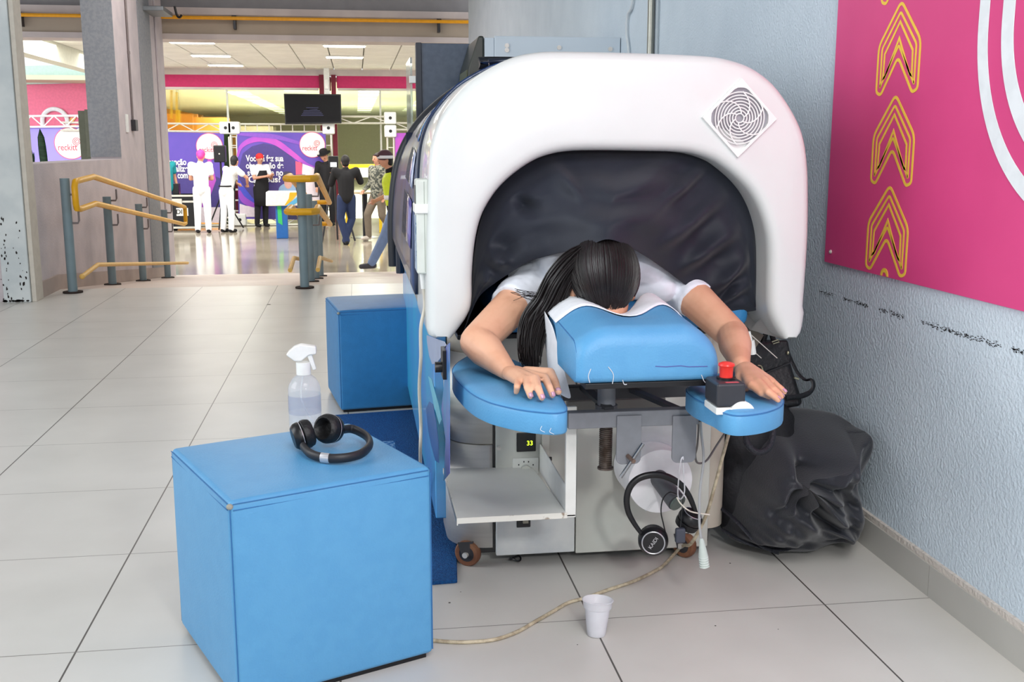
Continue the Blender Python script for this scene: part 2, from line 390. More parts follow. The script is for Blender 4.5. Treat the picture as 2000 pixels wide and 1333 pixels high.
# ---------------- handrails ----------------
def handrail(name,label,X,posts,rails,z_low,top):
    pass
def rail_z(y): return 0 if y<8.95 else -(y-8.95)*.1008
def rail(label,X,ys,offx,zt,ytop0,yend):
    T=thing('ramp_handrail',(X,ys[0],0),label,'handrail')
    for y in ys:
        z=rail_z(y); first=(y==ys[0])
        zt_=.89 if first else .80
        make('post',MB().cyl((X,y,z),(X,y,z+zt_),.036,n=18),postm,T)
        make('base_plate',MB().cyl((X,y,z-.004),(X,y,z+.012),.075,n=20),mat('rusty_plate',(50,38,34),.9),T)
    for hz in (.885,.665):
        for y in ys:
            z=rail_z(y)+hz
            make('bracket',MB().tube([(X,y,z-.12),(X+offx*.9,y,z-.12),(X+offx,y,z-.10),(X+offx,y,z-.02)],.008),mat('bracket_grey',(120,112,112),.5),T)
    xo=X+offx
    ya=ys[0]-.06; path=[(xo,ya+.12,.87),(xo,ytop0,.885),(xo,yend-.1,rail_z(yend)+.885),(xo,yend+.03,rail_z(yend)+.87),(xo,yend+.04,rail_z(yend)+.83),(xo,yend+.04,rail_z(yend)+.71),(xo,yend+.03,rail_z(yend)+.67),(xo,yend-.1,rail_z(yend)+.665),(xo,ytop0,.665),(xo,ya+.12,.65),(xo,ya+.02,.66),(xo,ya,.70),(xo,ya,.83),(xo,ya+.03,.865)]
    make('rail',MB().tube(path,.024,n=14,closed=True),yellow,T)
    make('low_guide',MB().tube([(xo,ys[0]-.03,.13),(xo,ys[0]+.5,.165),(xo,yend,rail_z(yend)+.17)],.018,n=10).sph((xo,ys[0]-.03,.13),.022),mat('worn_yellow_paint',(222,178,96),.5),T)
    return T
rail('grey posts with double yellow handrail along the left wall',-2.23,[8.73,10.1,11.5,12.95],.085,.89,9.3,13.9)
# right rail: seen end-on, loops around first post
T=thing('ramp_handrail',(-.44,8.75,0),'grey posts with double yellow handrail in the middle of the corridor, end-on','handrail')
X=-.44
for y in (8.75,9.9,11.1,12.4):
    z=rail_z(y)
    make('post',MB().cyl((X,y,z),(X,y,z+(.91 if y<9 else .80)),.036,n=18),postm,T)
    make('base_plate',MB().cyl((X,y,z-.004),(X,y,z+.012),.075,n=20),mat('rusty_plate',(50,38,34),.9),T)
for hz in (.885,.625):
    for s in (-1,1):
        make('bracket',MB().tube([(X,9.9,hz-.2),(X+s*.09,9.9,hz-.2),(X+s*.1,9.9,hz-.12)],.008),mat('bracket_grey',(120,112,112),.5),T)
    z1=rail_z(13.2)+hz
    pth=[(X-.11,9.2,hz),(X-.115,8.72,hz-.004),(X-.07,8.66,hz-.004),(X+.07,8.66,hz-.004),(X+.115,8.72,hz-.004),(X+.11,9.2,hz),(X+.11,13.1,z1),(X+.07,13.2,z1),(X-.07,13.2,z1),(X-.11,13.1,z1)]
    make('rail',MB().tube(pth,.028,n=14,closed=True),yellow,T)
for s in (-1,1): make('low_guide',MB().tube([(X+s*.11,8.72,.15),(X+s*.11,9.3,.19),(X+s*.11,13.2,-.26)],.018,n=10),mat('worn_yellow_paint',(222,178,96),.5),T)
# ---------------- far hall ----------------
ctile=mat('ceiling_panels',(250,250,246),.8,ns=2)
cm=MB()
xx=-4.7
while xx<8:
    cm.box(xx+.011,xx+.599,15.05,24.6,2.75,2.8); xx+=.61
make('ceiling_hall',cm,ctile,kind='structure',smooth=False)
make('ceiling_gap',MB().box(-4.7,8,15.05,24.6,2.801,2.9),mat('ceiling_joint',(120,112,98),.9),kind='structure',smooth=False)
jm=MB()
for i in range(46): jm.box(-4.7,8,15.1+i*.205,15.106+i*.205,2.7485,2.7499)
make('trim_10',jm,mat('ceiling_joint_lines',(204,200,188),.9),kind='structure',smooth=False)
make('trim_11',MB().box(-4.95,-4.701,14.5,26,2.45,2.95),mat('pale_edge_beam',(226,228,214),.8),kind='structure',smooth=False)
lm=mat('light_panel',(255,252,240),.5,emit=6)
frm=mat('lamp_frame_white',(240,240,236),.5)
lights=[tuple(F(u,v,2.72)[:2]) for u,v in ((375,84),(412,110),(441,128.5),(673,91),(673,113))]+[(3.2,17.4),(3.2,20.2)]
names=['furthest left and nearest','second from the front on the left','third on the left near the magenta band','nearer of the two in the middle','further of the two in the middle','nearer on the right','further on the right']
for (x,y),nm in zip(lights,names):
    pass
    t=thing('ceiling_light',(x,y,2.70),'bright rectangular ceiling light in the hall, '+nm,'light','hall ceiling lights')
    make('frame',MB().box(x-.36,x+.36,y-.16,y+.16,2.725,2.748),frm,t,bevel=.003)
    make('diffuser',MB().box(x-.33,x+.33,y-.13,y+.13,2.715,2.7245),lm,t,smooth=False)
YB=24.4
band=mat('magenta_band',(206,44,108),.6)
make('wall_back',MB().box(-4.7,-.74,YB,YB+.12,2.36,2.62).box(-.38,8,YB,YB+.12,2.36,2.62),band,kind='structure',smooth=False)
make('trim_12',MB().box(-4.7,8,YB-.02,YB+.12,2.62,2.75).box(-4.7,-.78,YB-.03,YB+.12,2.31,2.359).box(-.36,8,YB-.03,YB+.12,2.31,2.359),beamw,kind='structure',smooth=False)
make('trim_13',MB().box(-.76,-.66,YB-.06,YB+.1,-.6,2.64).box(-.5,-.40,YB-.06,YB+.1,-.6,2.64).box(-.65,-.51,YB,YB+.08,2.3,2.6),mat('maroon_post',(122,30,52),.6),kind='structure',smooth=False)
gl=mat('clear_glass_pane',(215,228,214),.03,trans=1,ior=1.1,alpha=.35)
wn=MB()
for x in (-4.7,-3.0,-1.9,-.4,.55,1.5,2.5,4):
    pass
for i,(a,b) in enumerate(((-4.65,-2.75),(-2.73,-.78),(-.38,.55),(.57,1.6),(1.62,4))):
    make('window_%d'%(i+1),MB().box(a,b,YB,YB+.012,-.6,2.31),gl,kind='structure',smooth=False)
wf=MB()
for x in (-2.74,.56,1.61): wf.box(x-.02,x+.02,YB-.02,YB+.03,-.6,2.31)
make('trim_14',wf,mat('frame_grey_white',(205,208,200),.5),kind='structure',smooth=False)
# next room behind the glass
make('ceiling_far',MB().box(-7.4,7,YB+.2,54,2.5,2.6),mat('far_ceiling',(214,218,192),.8,ns=1),kind='structure',smooth=False)
make('floor_far',MB().box(-7.4,7,YB+1.7,54,-.8,-.61),mat('far_floor',(226,222,204),.4),kind='structure',smooth=False)
make('wall_far',MB().box(-7.4,7,53,53.2,-.6,2.5),mat('far_wall_green_grey',(186,186,158),.8),kind='structure',smooth=False)
orange=mat('orange_wall',(222,150,62),.7,ns=2)
make('wall_far_left',MB().box(-7.4,-7.2,YB+4,53,-.6,2.5).box(-7.2,-5.0,36,36.2,-.6,2.1),orange,kind='structure',smooth=False)
make('wall_far_middle',MB().box(-5.0,-2.8,38,38.2,-.6,1.75),mat('cream_wall',(206,198,176),.7),kind='structure',smooth=False)
make('wall_far_orange',MB().box(-4.2,-3.4,30,30.1,-.6,1.85).box(-6.3,-5.1,29,29.1,-.6,1.65),orange,kind='structure',smooth=False)
lp=mat('far_light_panel',(250,255,215),.5,emit=1.6)
k=0
for x,ys in ((-3.05,(26,30,32.6,35.4,38.2,41,43.8,46.6,49.5)),(.38,(25.9,28.3,30.7,33.1,35.5,37.9,40.3,42.7,45.1)),(2.2,(31,35,39,43)),(-1.5,(25.9,28.1)),(-4.6,(25.6,))):
    for y in ys:
        make('ceiling_light',MB().box(x-.28,x+.28,y-.45,y+.45,2.493,2.4999),lp,label='glowing ceiling panel behind glass, '+{-3.05:'one of the long row left of television',.38:'one of the row right of the television',2.2:'one of the row nearest the massage machine',-1.5:'one of the pair just above the television',-4.6:'alone at the far left'}[x],cat='light',group='far room ceiling lights '+{-3.05:'left row',.38:'right row',2.2:'outer right row',-1.5:'above television',-4.6:'far left'}[x],smooth=False)
for (u,c_,nm) in ((443,(70,100,50),'trim_16'),(457,(206,150,60),'trim_17'),(462,(120,30,52),'trim_18')):
    q=A(u,300,24.3); 
    make(nm,MB().box(q.x-.10,q.x+.10,24.28,24.34,(-.6 if nm!='trim_17' else .35),(1.5 if nm!='trim_18' else .34)),mat(nm+'_paint',c_,.7),kind='structure',smooth=False)
# hanging yellow ropes lamp
rp=thing('hanging_yellow_display',(-4.7,26.5,1.4),'yellow hanging rods behind the glass at left of the hall','decoration')
for (u,v0,v1) in ((335,176,232),(345,180,240),(350,215,245)):
    a,b=A(u,v0,26.5),A(u,v1,26.5); make('rod',MB().cyl(a,b,.025,n=8),mat('rod_yellow',(240,190,20),.4),rp); make('hanging_cord',MB().cyl(a,(a.x,a.y,2.499),.004,n=6),black,rp)
# left part of the hall: bright sky, pale roof, pink wall
make('wall_back_left',MB().prism([(-14,26,-.6),(-4.96,26,-.6),(-4.96,26,2.62),(-14,26,2.22)],(0,.2,0)),mat('pink_wall_paint',(232,120,150),.7),kind='structure',smooth=False)
make('trim_15',MB().prism([(-14,25.8,2.22),(-4.96,25.8,2.55),(-4.96,25.8,2.95),(-14,25.8,2.6)],(0,.5,0)),mat('pale_green_roof',(200,226,216),.7),kind='structure',smooth=False)
ar=[]
for k in range(25):
    a=math.pi*k/24; ar.append((-6.74+.27*math.cos(a),25.94,1.66+.27*math.sin(a)))
make('arch_print',MB().tube([(ar[0][0],25.94,1.4)]+ar+[(ar[-1][0],25.94,1.4)],.05,n=8),mat('sign_white',(232,238,242),.5),label='white arch outline on the pink wall seen through the left opening',cat='sign')
om=MB()
for j in range(2):
    for i in range(6):
        om.prism([(-6.5+i*.22,25.97,1.45+j*.16),(-6.38+i*.22,25.97,1.45+j*.16),(-6.28+i*.22,25.97,1.58+j*.16),(-6.4+i*.22,25.97,1.58+j*.16)],(0,.02,0))
make('orange_arrows_print',om,mat('orange_print',(246,190,110),.6),label='row of orange slanted arrows on the pink wall behind the left opening',cat='sign',smooth=False)
# ---------------- truss, banners, screen ----------------
alu=mat('aluminium_truss',(206,204,194),.4,metal=.3)
def truss(mb,p,q,dep,zig=True,hor=True,step=.3):
    p,q=V(p),V(q); d=(q-p); L=d.length; d.normalize(); n=V((0,0,1)) if hor else V((1,0,0))
    for s in(-1,1):
        for t in(-1,1):
            o_=n*s*dep/2+V((0,t*dep/2,0)); mb.cyl(p+o_,q+o_,.02,n=8)
    k=max(1,int(L/step)); s=1
    for i in range(k):
        a=p+d*(L*i/k); b=p+d*(L*(i+1)/k)
        if zig: mb.cyl(a+n*s*dep/2-V((0,dep/2,0)),b-n*s*dep/2-V((0,dep/2,0)),.012,n=6); s=-s
        else: mb.cyl(a+n*dep/2-V((0,dep/2,0)),a-n*dep/2-V((0,dep/2,0)),.012,n=6)
YT=23.9
def corner(c,T):
    x,z=c; make('corner_block',MB().box(x-.13,x+.13,YT-.15,YT+.13,z-.13,z+.13),white,T,bevel=.03)
    make('corner_hole',MB().cyl((x,YT-.155,z),(x,YT-.149,z),.035,n=12),black,T)
def P22(u,v): return A(u,v,YT)
T=thing('truss_frame',(-3.0,YT,-.6),'aluminium truss frame carrying the left purple banner','truss')
mb=MB(); truss(mb,P22(120,247),P22(438,250),.16); make('top_beam',mb,alu,T)
mb=MB(); truss(mb,V((P22(443,0).x,YT,1.30)),V((P22(443,0).x,YT,-.50)),.16,False,False,.22); make('upright',mb,alu,T)
mb=MB(); truss(mb,V((-5,YT,-.50)),V((P22(440,0).x,YT,-.50)),.16); make('bottom_beam',mb,alu,T)
p=P22(442,250); corner((p.x,p.z),T)
T=thing('truss_frame',(-1.7,YT,-.6),'aluminium truss frame carrying the wide purple banner with the question','truss')
a=P22(457,250); b=P22(640,250)
mb=MB(); truss(mb,a,V((b.x,YT,a.z)),.16,False,True,.22); make('top_beam',mb,alu,T)
for x in (a.x,b.x):
    mb=MB(); truss(mb,V((x,YT,1.35)),V((x,YT,-.50)),.14,False,False,.22); make('upright',mb,alu,T)
mb=MB(); truss(mb,V((a.x,YT,-.50)),V((b.x,YT,-.50)),.16); make('bottom_beam',mb,alu,T)
for c in ((a.x,a.z),(b.x+.02,a.z),(a.x+.05,-.46)): corner(c,T)
T=thing('truss_frame',(.2,YT,-.6),'aluminium truss gate to the right of the wide banner with two stacked corner blocks','truss')
b=P22(645,236); c=P22(762,238)
mb=MB(); truss(mb,V((b.x+.1,YT,b.z+.02)),V((c.x,YT,b.z+.02)),.14); make('top_beam',mb,alu,T)
mb=MB(); truss(mb,V((c.x,YT,1.3)),V((c.x,YT,-.5)),.14,False,False,.22); make('upright',mb,alu,T)
for q in ((b.x,b.z+.06),(c.x,b.z+.06),(c.x,b.z-.22)): corner(q,T)
mb=MB(); truss(mb,V((c.x+.1,YT,P22(800,247).z)),V((1.9,YT,P22(800,247).z)),.14); make('side_beam',mb,alu,T)
pur=mat('purple_banner_print',(104,78,178),.6,col2=(84,70,166),ns=.7)
mag=mat('magenta_swirl_print',(196,84,188),.6,col2=(150,74,190),ns=1.5)
dpur=mat('deep_violet_print',(74,62,132),.6)
bluep=mat('royal_blue_print',(72,80,196),.6); palep=mat('pale_print',(226,214,224),.6); redp=mat('coral_print',(226,92,130),.6)
wt=mat('white_lettering',(240,240,246),.5); lred=mat('logo_crimson',(196,66,96),.5)
def flat(pix,Y,m,parent,name,dz=0):
    pts=[A(u,v,Y) for u,v in pix]
    return make(name,MB().prism(pts,(0,.002,0)),m,parent,smooth=False)
def logo(cu,cv,Y,rad,parent):
    c=A(cu,cv,Y)
    make('logo_glow',MB().cyl(c+V((0,.004,0)),c+V((0,.003,0)),rad*1.05,n=48),redp,parent,smooth=False)
    make('logo_disc',MB().cyl(c,c+V((0,.002,0)),rad,n=48),mat('logo_white',(240,238,236),.6),parent,smooth=False)
    text('logo_lettering','reckitt',rad*.58,c+V((-rad*.22,-.003,-rad*.28)),(1,0,0),(0,0,1),lred,parent,bold=.001,width=rad*1.2)
    s=c+V((rad*.40,-.003,rad*.12)); pts=[]
    for k in range(48):
        th=k*.36; r=rad*(.05+.24*k/48); pts.append(s+V((r*math.cos(th+.6),0,r*math.sin(th+.6))))
    make('logo_swirl',MB().tube(pts,rad*.018,n=6),lred,parent)
yb=YT-.12
T=thing('banner',(-3.6,yb,-.4),'left purple banner with white reckitt circle behind the two women in white','banner')
make('cloth',MB().add([A(300,258,yb)+V((0,.012,0)),A(437,260,yb)+V((0,.012,0)),A(440,436,yb)+V((0,.012,0)),A(302,432,yb)+V((0,.012,0))],[(0,1,2,3)]),pur,T,solid=.006,smooth=False)
flat([(302,300),(345,318),(390,332),(438,352),(439,420),(303,420)],yb+.006,dpur,T,'swirl_print')
flat([(372,385),(392,352),(410,300),(422,352),(405,400),(385,420)],yb+.003,mag,T,'swirl_print')
flat([(303,405),(440,405),(440,436),(303,432)],yb+.002,palep,T,'swirl_print')
logo(409,286,yb-.004,A(434,286,yb).x-A(409,286,yb).x,T)
for s,u,v in (('Atenção',364,317),('Sinalize',368,330),('os com',367,343)):
    text('lettering',s,.185,A(u,v,yb-.006),(1,0,0),(0,0,1),wt,T,bold=.005,width=(.46 if s!='os com' else .36),align='RIGHT')
T=thing('banner',(-1.7,yb,-.4),'wide purple banner with a question in white letters and a reckitt circle','banner')
make('cloth',MB().add([A(463,258,yb)+V((0,.012,0)),A(636,260,yb)+V((0,.012,0)),A(638,430,yb)+V((0,.012,0)),A(466,428,yb)+V((0,.012,0))],[(0,1,2,3)]),pur,T,solid=.006,smooth=False)
el=[(515+48*math.cos(a),335+52*math.sin(a)) for a in [2*math.pi*k/40 for k in range(40)]]
flat([(466,330),(474,300),(492,286),(515,280),(545,286),(566,302),(590,330),(596,370),(590,428),(500,428),(478,400),(467,365)],yb+.006,dpur,T,'swirl_print')
def band2(pix,w0,w1,Y,m,name='swirl_print'):
    q=catmull([V((u,v,0)) for u,v in pix],6); rows=[[],[]]; n=len(q)
    for i,p in enumerate(q):
        t=(q[min(i+1,n-1)]-q[max(i-1,0)]).normalized(); nn=V((-t.y,t.x,0)); k=i/(n-1); wd=w0+(w1-w0)*k; wd*=math.sin(math.pi*min(.97,k*.9+.08))+.1
        for r,s in ((0,1),(1,-1)): rows[r].append(A(p.x+nn.x*wd*s,p.y+nn.y*wd*s,Y))
    make(name,MB().grid(rows),m,T,solid=.002,smooth=False)
band2([(464,306),(470,288),(486,276),(510,271),(540,279),(570,300),(600,322),(636,334)],5,6,yb+.003,mag)
band2([(463,262),(500,264),(540,268),(590,282),(634,300)],5,3,yb+.002,mat('violet_swirl_print',(130,82,190),.6))
band2([(466,352),(474,372),(486,388),(505,402)],5,8,yb+.001,bluep)
band2([(467,372),(474,388),(488,398),(510,406)],5,6,yb,mag)
flat([(468,398),(480,402),(505,406),(506,424),(468,424)],yb+.001,palep,T,'swirl_print')
flat([(577,315),(590,318),(590,345),(578,345)],yb+.002,redp,T,'swirl_print')
flat([(591,320),(608,326),(636,334),(638,400),(592,400),(589,345)],yb+.002,palep,T,'swirl_print')
flat([(550,428),(554,408),(600,400),(638,402),(638,430)],yb+.001,mat('navy_print',(40,42,78),.6),T,'swirl_print')
# printed photo of workers (cap, face, jacket)
def eli(cu,cv,ru,rv,Y,m,nm):
    flat([(cu+ru*math.cos(a),cv+rv*math.sin(a)) for a in [2*math.pi*k/20 for k in range(20)]],Y,m,T,nm)
eli(562,372,18,14,yb-.001,mat('print_light_blue',(140,170,206),.6),'photo_print')
eli(563,357,8,12,yb-.003,mat('print_skin',(206,160,150),.6),'photo_print')
eli(561,341,10,6,yb-.005,mat('print_dark_cap',(66,60,84),.6),'photo_print')
eli(584,368,8,12,yb-.002,mat('print_light_blue',(140,170,206),.6),'photo_print')
logo(610,283,yb-.004,A(634,283,yb).x-A(610,283,yb).x,T)
for i,s in enumerate(('Você já fez sua','observação de','segurança no','Campus?')):
    text('lettering',s,.185,A((517,517,518,517)[i],(310,324,338,351)[i],yb-.006),(1,0,0),(0,0,1),wt,T,bold=.005,width=(.79,.79,.75,.68)[i])
T=thing('banner',(.9,yb,-.4),'narrow strip of purple banner right of the truss gate, beside the massage machine','banner')
make('cloth',MB().add([A(772,260,yb)+V((0,.01,0)),A(800,260,yb)+V((0,.01,0)),A(830,260,yb)+V((0,.01,0)),A(830,432,yb)+V((0,.01,0)),A(772,432,yb)+V((0,.01,0))],[(0,1,2,3,4)]),mag,T,solid=.006,smooth=False)
flat([(773,300),(790,280),(829,275),(829,400),(790,330)],yb,pur,T,'swirl_print')
yl=23.9
T=thing('banner',(-8,yl,.3),'lilac banner with white reckitt circle seen through the left wall opening','banner')
make('cloth',MB().add([A(30,248,yl),A(200,246,yl),A(200,400,yl),A(30,400,yl)],[(0,1,2,3)]),mat('lilac_banner_print',(150,138,226),.6,ns=1),T,solid=.006,smooth=False)
logo(138,280,yl-.012,A(169,280,yl).x-A(138,280,yl).x,T)
T2=thing('truss_frame',(-8,yl,-.6),'white truss above the lilac banner seen through the left wall opening','truss')
mb=MB(); truss(mb,A(20,238,yl),A(240,236,yl),.22,True,True,.22); make('top_beam',mb,mat('white_truss_paint',(240,238,236),.4),T2)
# TV
T=thing('television',(-.6,YB-.5,1.6),'black wall television hanging above the truss in front of the glass','television')
y=23.6; c=[A(554,183,y),A(666,184,y),A(667,241,y),A(557,243,y)]
make('casing',MB().prism(c,(0,.07,0)),black,T,bevel=.01)
scr=[A(556,185,y)+V((0,-.004,0)),A(664,186,y)+V((0,-.004,0)),A(665,238,y)+V((0,-.004,0)),A(559,240,y)+V((0,-.004,0))]
make('screen',MB().prism(scr,(0,.003,0)),mat('dark_screen',(10,10,16),.5,spec=.2),T,smooth=False)
sl=MB()
for i,(u0,u1,v) in enumerate(((598,622,210),(600,618,213),(593,625,216),(592,628,219),(590,630,222),(588,632,225),(600,620,213))):
    sl.prism([A(u0,v,y-.006),A(u1,v,y-.006),A(u1,v+1.2,y-.006),A(u0,v+1.2,y-.006)],(0,.001,0))
make('screen_text',sl,mat('dim_blue_text',(40,42,80),.5,emit=.12),T,smooth=False)
make('mount',MB().box(-.64,-.52,23.68,23.74,1.6,2.74).box(-.62,-.54,23.6,23.8,2.3,2.5),white,T,bevel=.01)
# glass door frame and props
zf=-.6
T=thing('yellow_barrier',(.1,21.6,zf),'yellow topped barrier frame behind the cameraman','barrier')
p0,p1=A(675,326,21.6),A(741,326,21.6)
make('top_rail',MB().box(p0.x,p1.x,21.57,21.63,p0.z-.05,p0.z+.05),mat('barrier_yellow',(236,200,40),.5),T,bevel=.01)
for x in (p0.x,p1.x): make('leg',MB().box(x-.03,x+.03,21.57,21.63,zf,p0.z-.051),mat('barrier_yellow',(236,200,40),.5),T,bevel=.01)
make('notice_sheet',MB().box(p0.x+.2,p0.x+.48,21.55,21.558,.50,.69),mat('paper_white',(226,228,226),.7),label='white notice sheet hanging on the yellow barrier',cat='sign')
T=thing('bistro_table',(.1,20.6,zf),'round table with dark column leg between the cameraman and walking man','table')
c=A(712,374,20.6); 
make('tabletop',MB().cyl((c.x,20.6,c.z-.03),(c.x,20.6,c.z),.42,n=40),mat('table_wood',(190,170,140),.4),T)
make('leg',MB().cyl((c.x,20.6,zf+.03),(c.x,20.6,c.z-.031),.05),black,T); make('foot',MB().lathe([(0,.03),(.08,.03),(.28,.005),(.28,0),(0,0)],(c.x,20.6,zf)),black,T)
ORG[T.name]=ORG[T.name]
T=thing('podium_table',(-1.1,20.4,zf),'white counter with colourful edge on a blue pedestal beside the woman in red cap','table')
q=[A(519,375,20.4),A(588,375,20.4),A(588,402,20.4),A(519,403,20.4)]
make('counter_front',MB().prism(q,(0,.5,0)),mat('counter_white',(238,236,228),.5),T,bevel=.02)
for pix,m in (([(566,376),(583,376),(572,390),(560,401),(556,401),(564,388)],mat('print_orange',(246,176,40),.5)),([(587,379),(587,392),(570,402),(558,402),(572,392)],mat('print_sky',(90,170,214),.5))):
    make('counter_print',MB().prism([A(u,v,20.39) for u,v in pix],(0,.004,0)),m,T,smooth=False)
ps=A(532,0,20.55).x
make('pedestal',MB().box(ps-.09,ps+.12,20.5,20.72,zf,q[3].z-.001),mat('royal_blue_board',(36,100,176),.5),T,bevel=.01)
make('pedestal_print',MB().prism([(ps-.05,20.495,zf+.3),(ps+.03,20.495,zf+.25),(ps+.01,20.495,zf+.82),(ps-.06,20.495,zf+.85)],(0,.004,0)),mat('print_green',(60,190,110),.5),T,smooth=False)
T=thing('flight_case',(-3.55,22.9,zf),'black wheeled flight case with metal edges and a white label left of the women','case')
q0,q1=A(338,380,22.9),A(384,446,22.9)
make('box',MB().box(q0.x-.1,q1.x,22.7,23.25,q1.z,q0.z),black,T,bevel=.01)
for z in (q0.z-.02,q0.z-.14,q1.z+.03): make('metal_edge',MB().box(q0.x-.11,q1.x+.01,22.685,23.26,z-.02,z+.02),alu,T,bevel=.004)
make('label_plate',MB().box(q0.x+.08,q1.x-.12,22.69,22.70,q1.z+.27,q1.z+.43),mat('label_white',(220,222,216),.6),T)
text('label_lettering','DI',.13,V(((q0.x+.08+q1.x-.12)/2-.06,22.686,q1.z+.35)),(1,0,0),(0,0,1),black,T,bold=.001)
make('latch',MB().box(-3.852,-3.54,22.67,22.70,q0.z-.2,q0.z-.08),alu,T,bevel=.006)
T=thing('sound_mixer',(-3.85,22.95,q0.z),'small black sound mixer and box on top of the flight case','mixer')
make('body',MB().prism([(-4.0,22.8,q0.z+.005),(-3.852,22.8,q0.z+.005),(-3.852,23.1,q0.z+.1),(-4.0,23.1,q0.z+.1)],(0,0,.06)),black,T,bevel=.01)
make('rack',MB().box(-3.85,-3.62,22.85,23.1,q0.z+.001,q0.z+.22),black,T,bevel=.01)
T=thing('speaker',(-3.0,22.9,zf),'black loudspeaker on a tripod stand above the two women in white','speaker')
a,b=A(418,284,22.9),A(442,317,22.9)
make('cabinet',MB().prism([(a.x,22.75,b.z),(b.x,22.75,b.z),(b.x,22.75,a.z),(a.x,22.75,a.z)],(0,.28,0)),black,T,bevel=.02)
make('badge',MB().cyl(((a.x+b.x)/2,22.745,(a.z+b.z)/2),((a.x+b.x)/2,22.75,(a.z+b.z)/2),.015),alu,T)
make('pole',MB().cyl(((a.x+b.x)/2,22.9,b.z),((a.x+b.x)/2,22.9,zf+.35),.02),black,T)
for k in range(3):
    an=.4+k*2.09; make('leg',MB().cyl(((a.x+b.x)/2,22.9,zf+.75),((a.x+b.x)/2+.42*math.cos(an),22.9+.35*math.sin(an),zf+.02),.015,n=8),black,T)
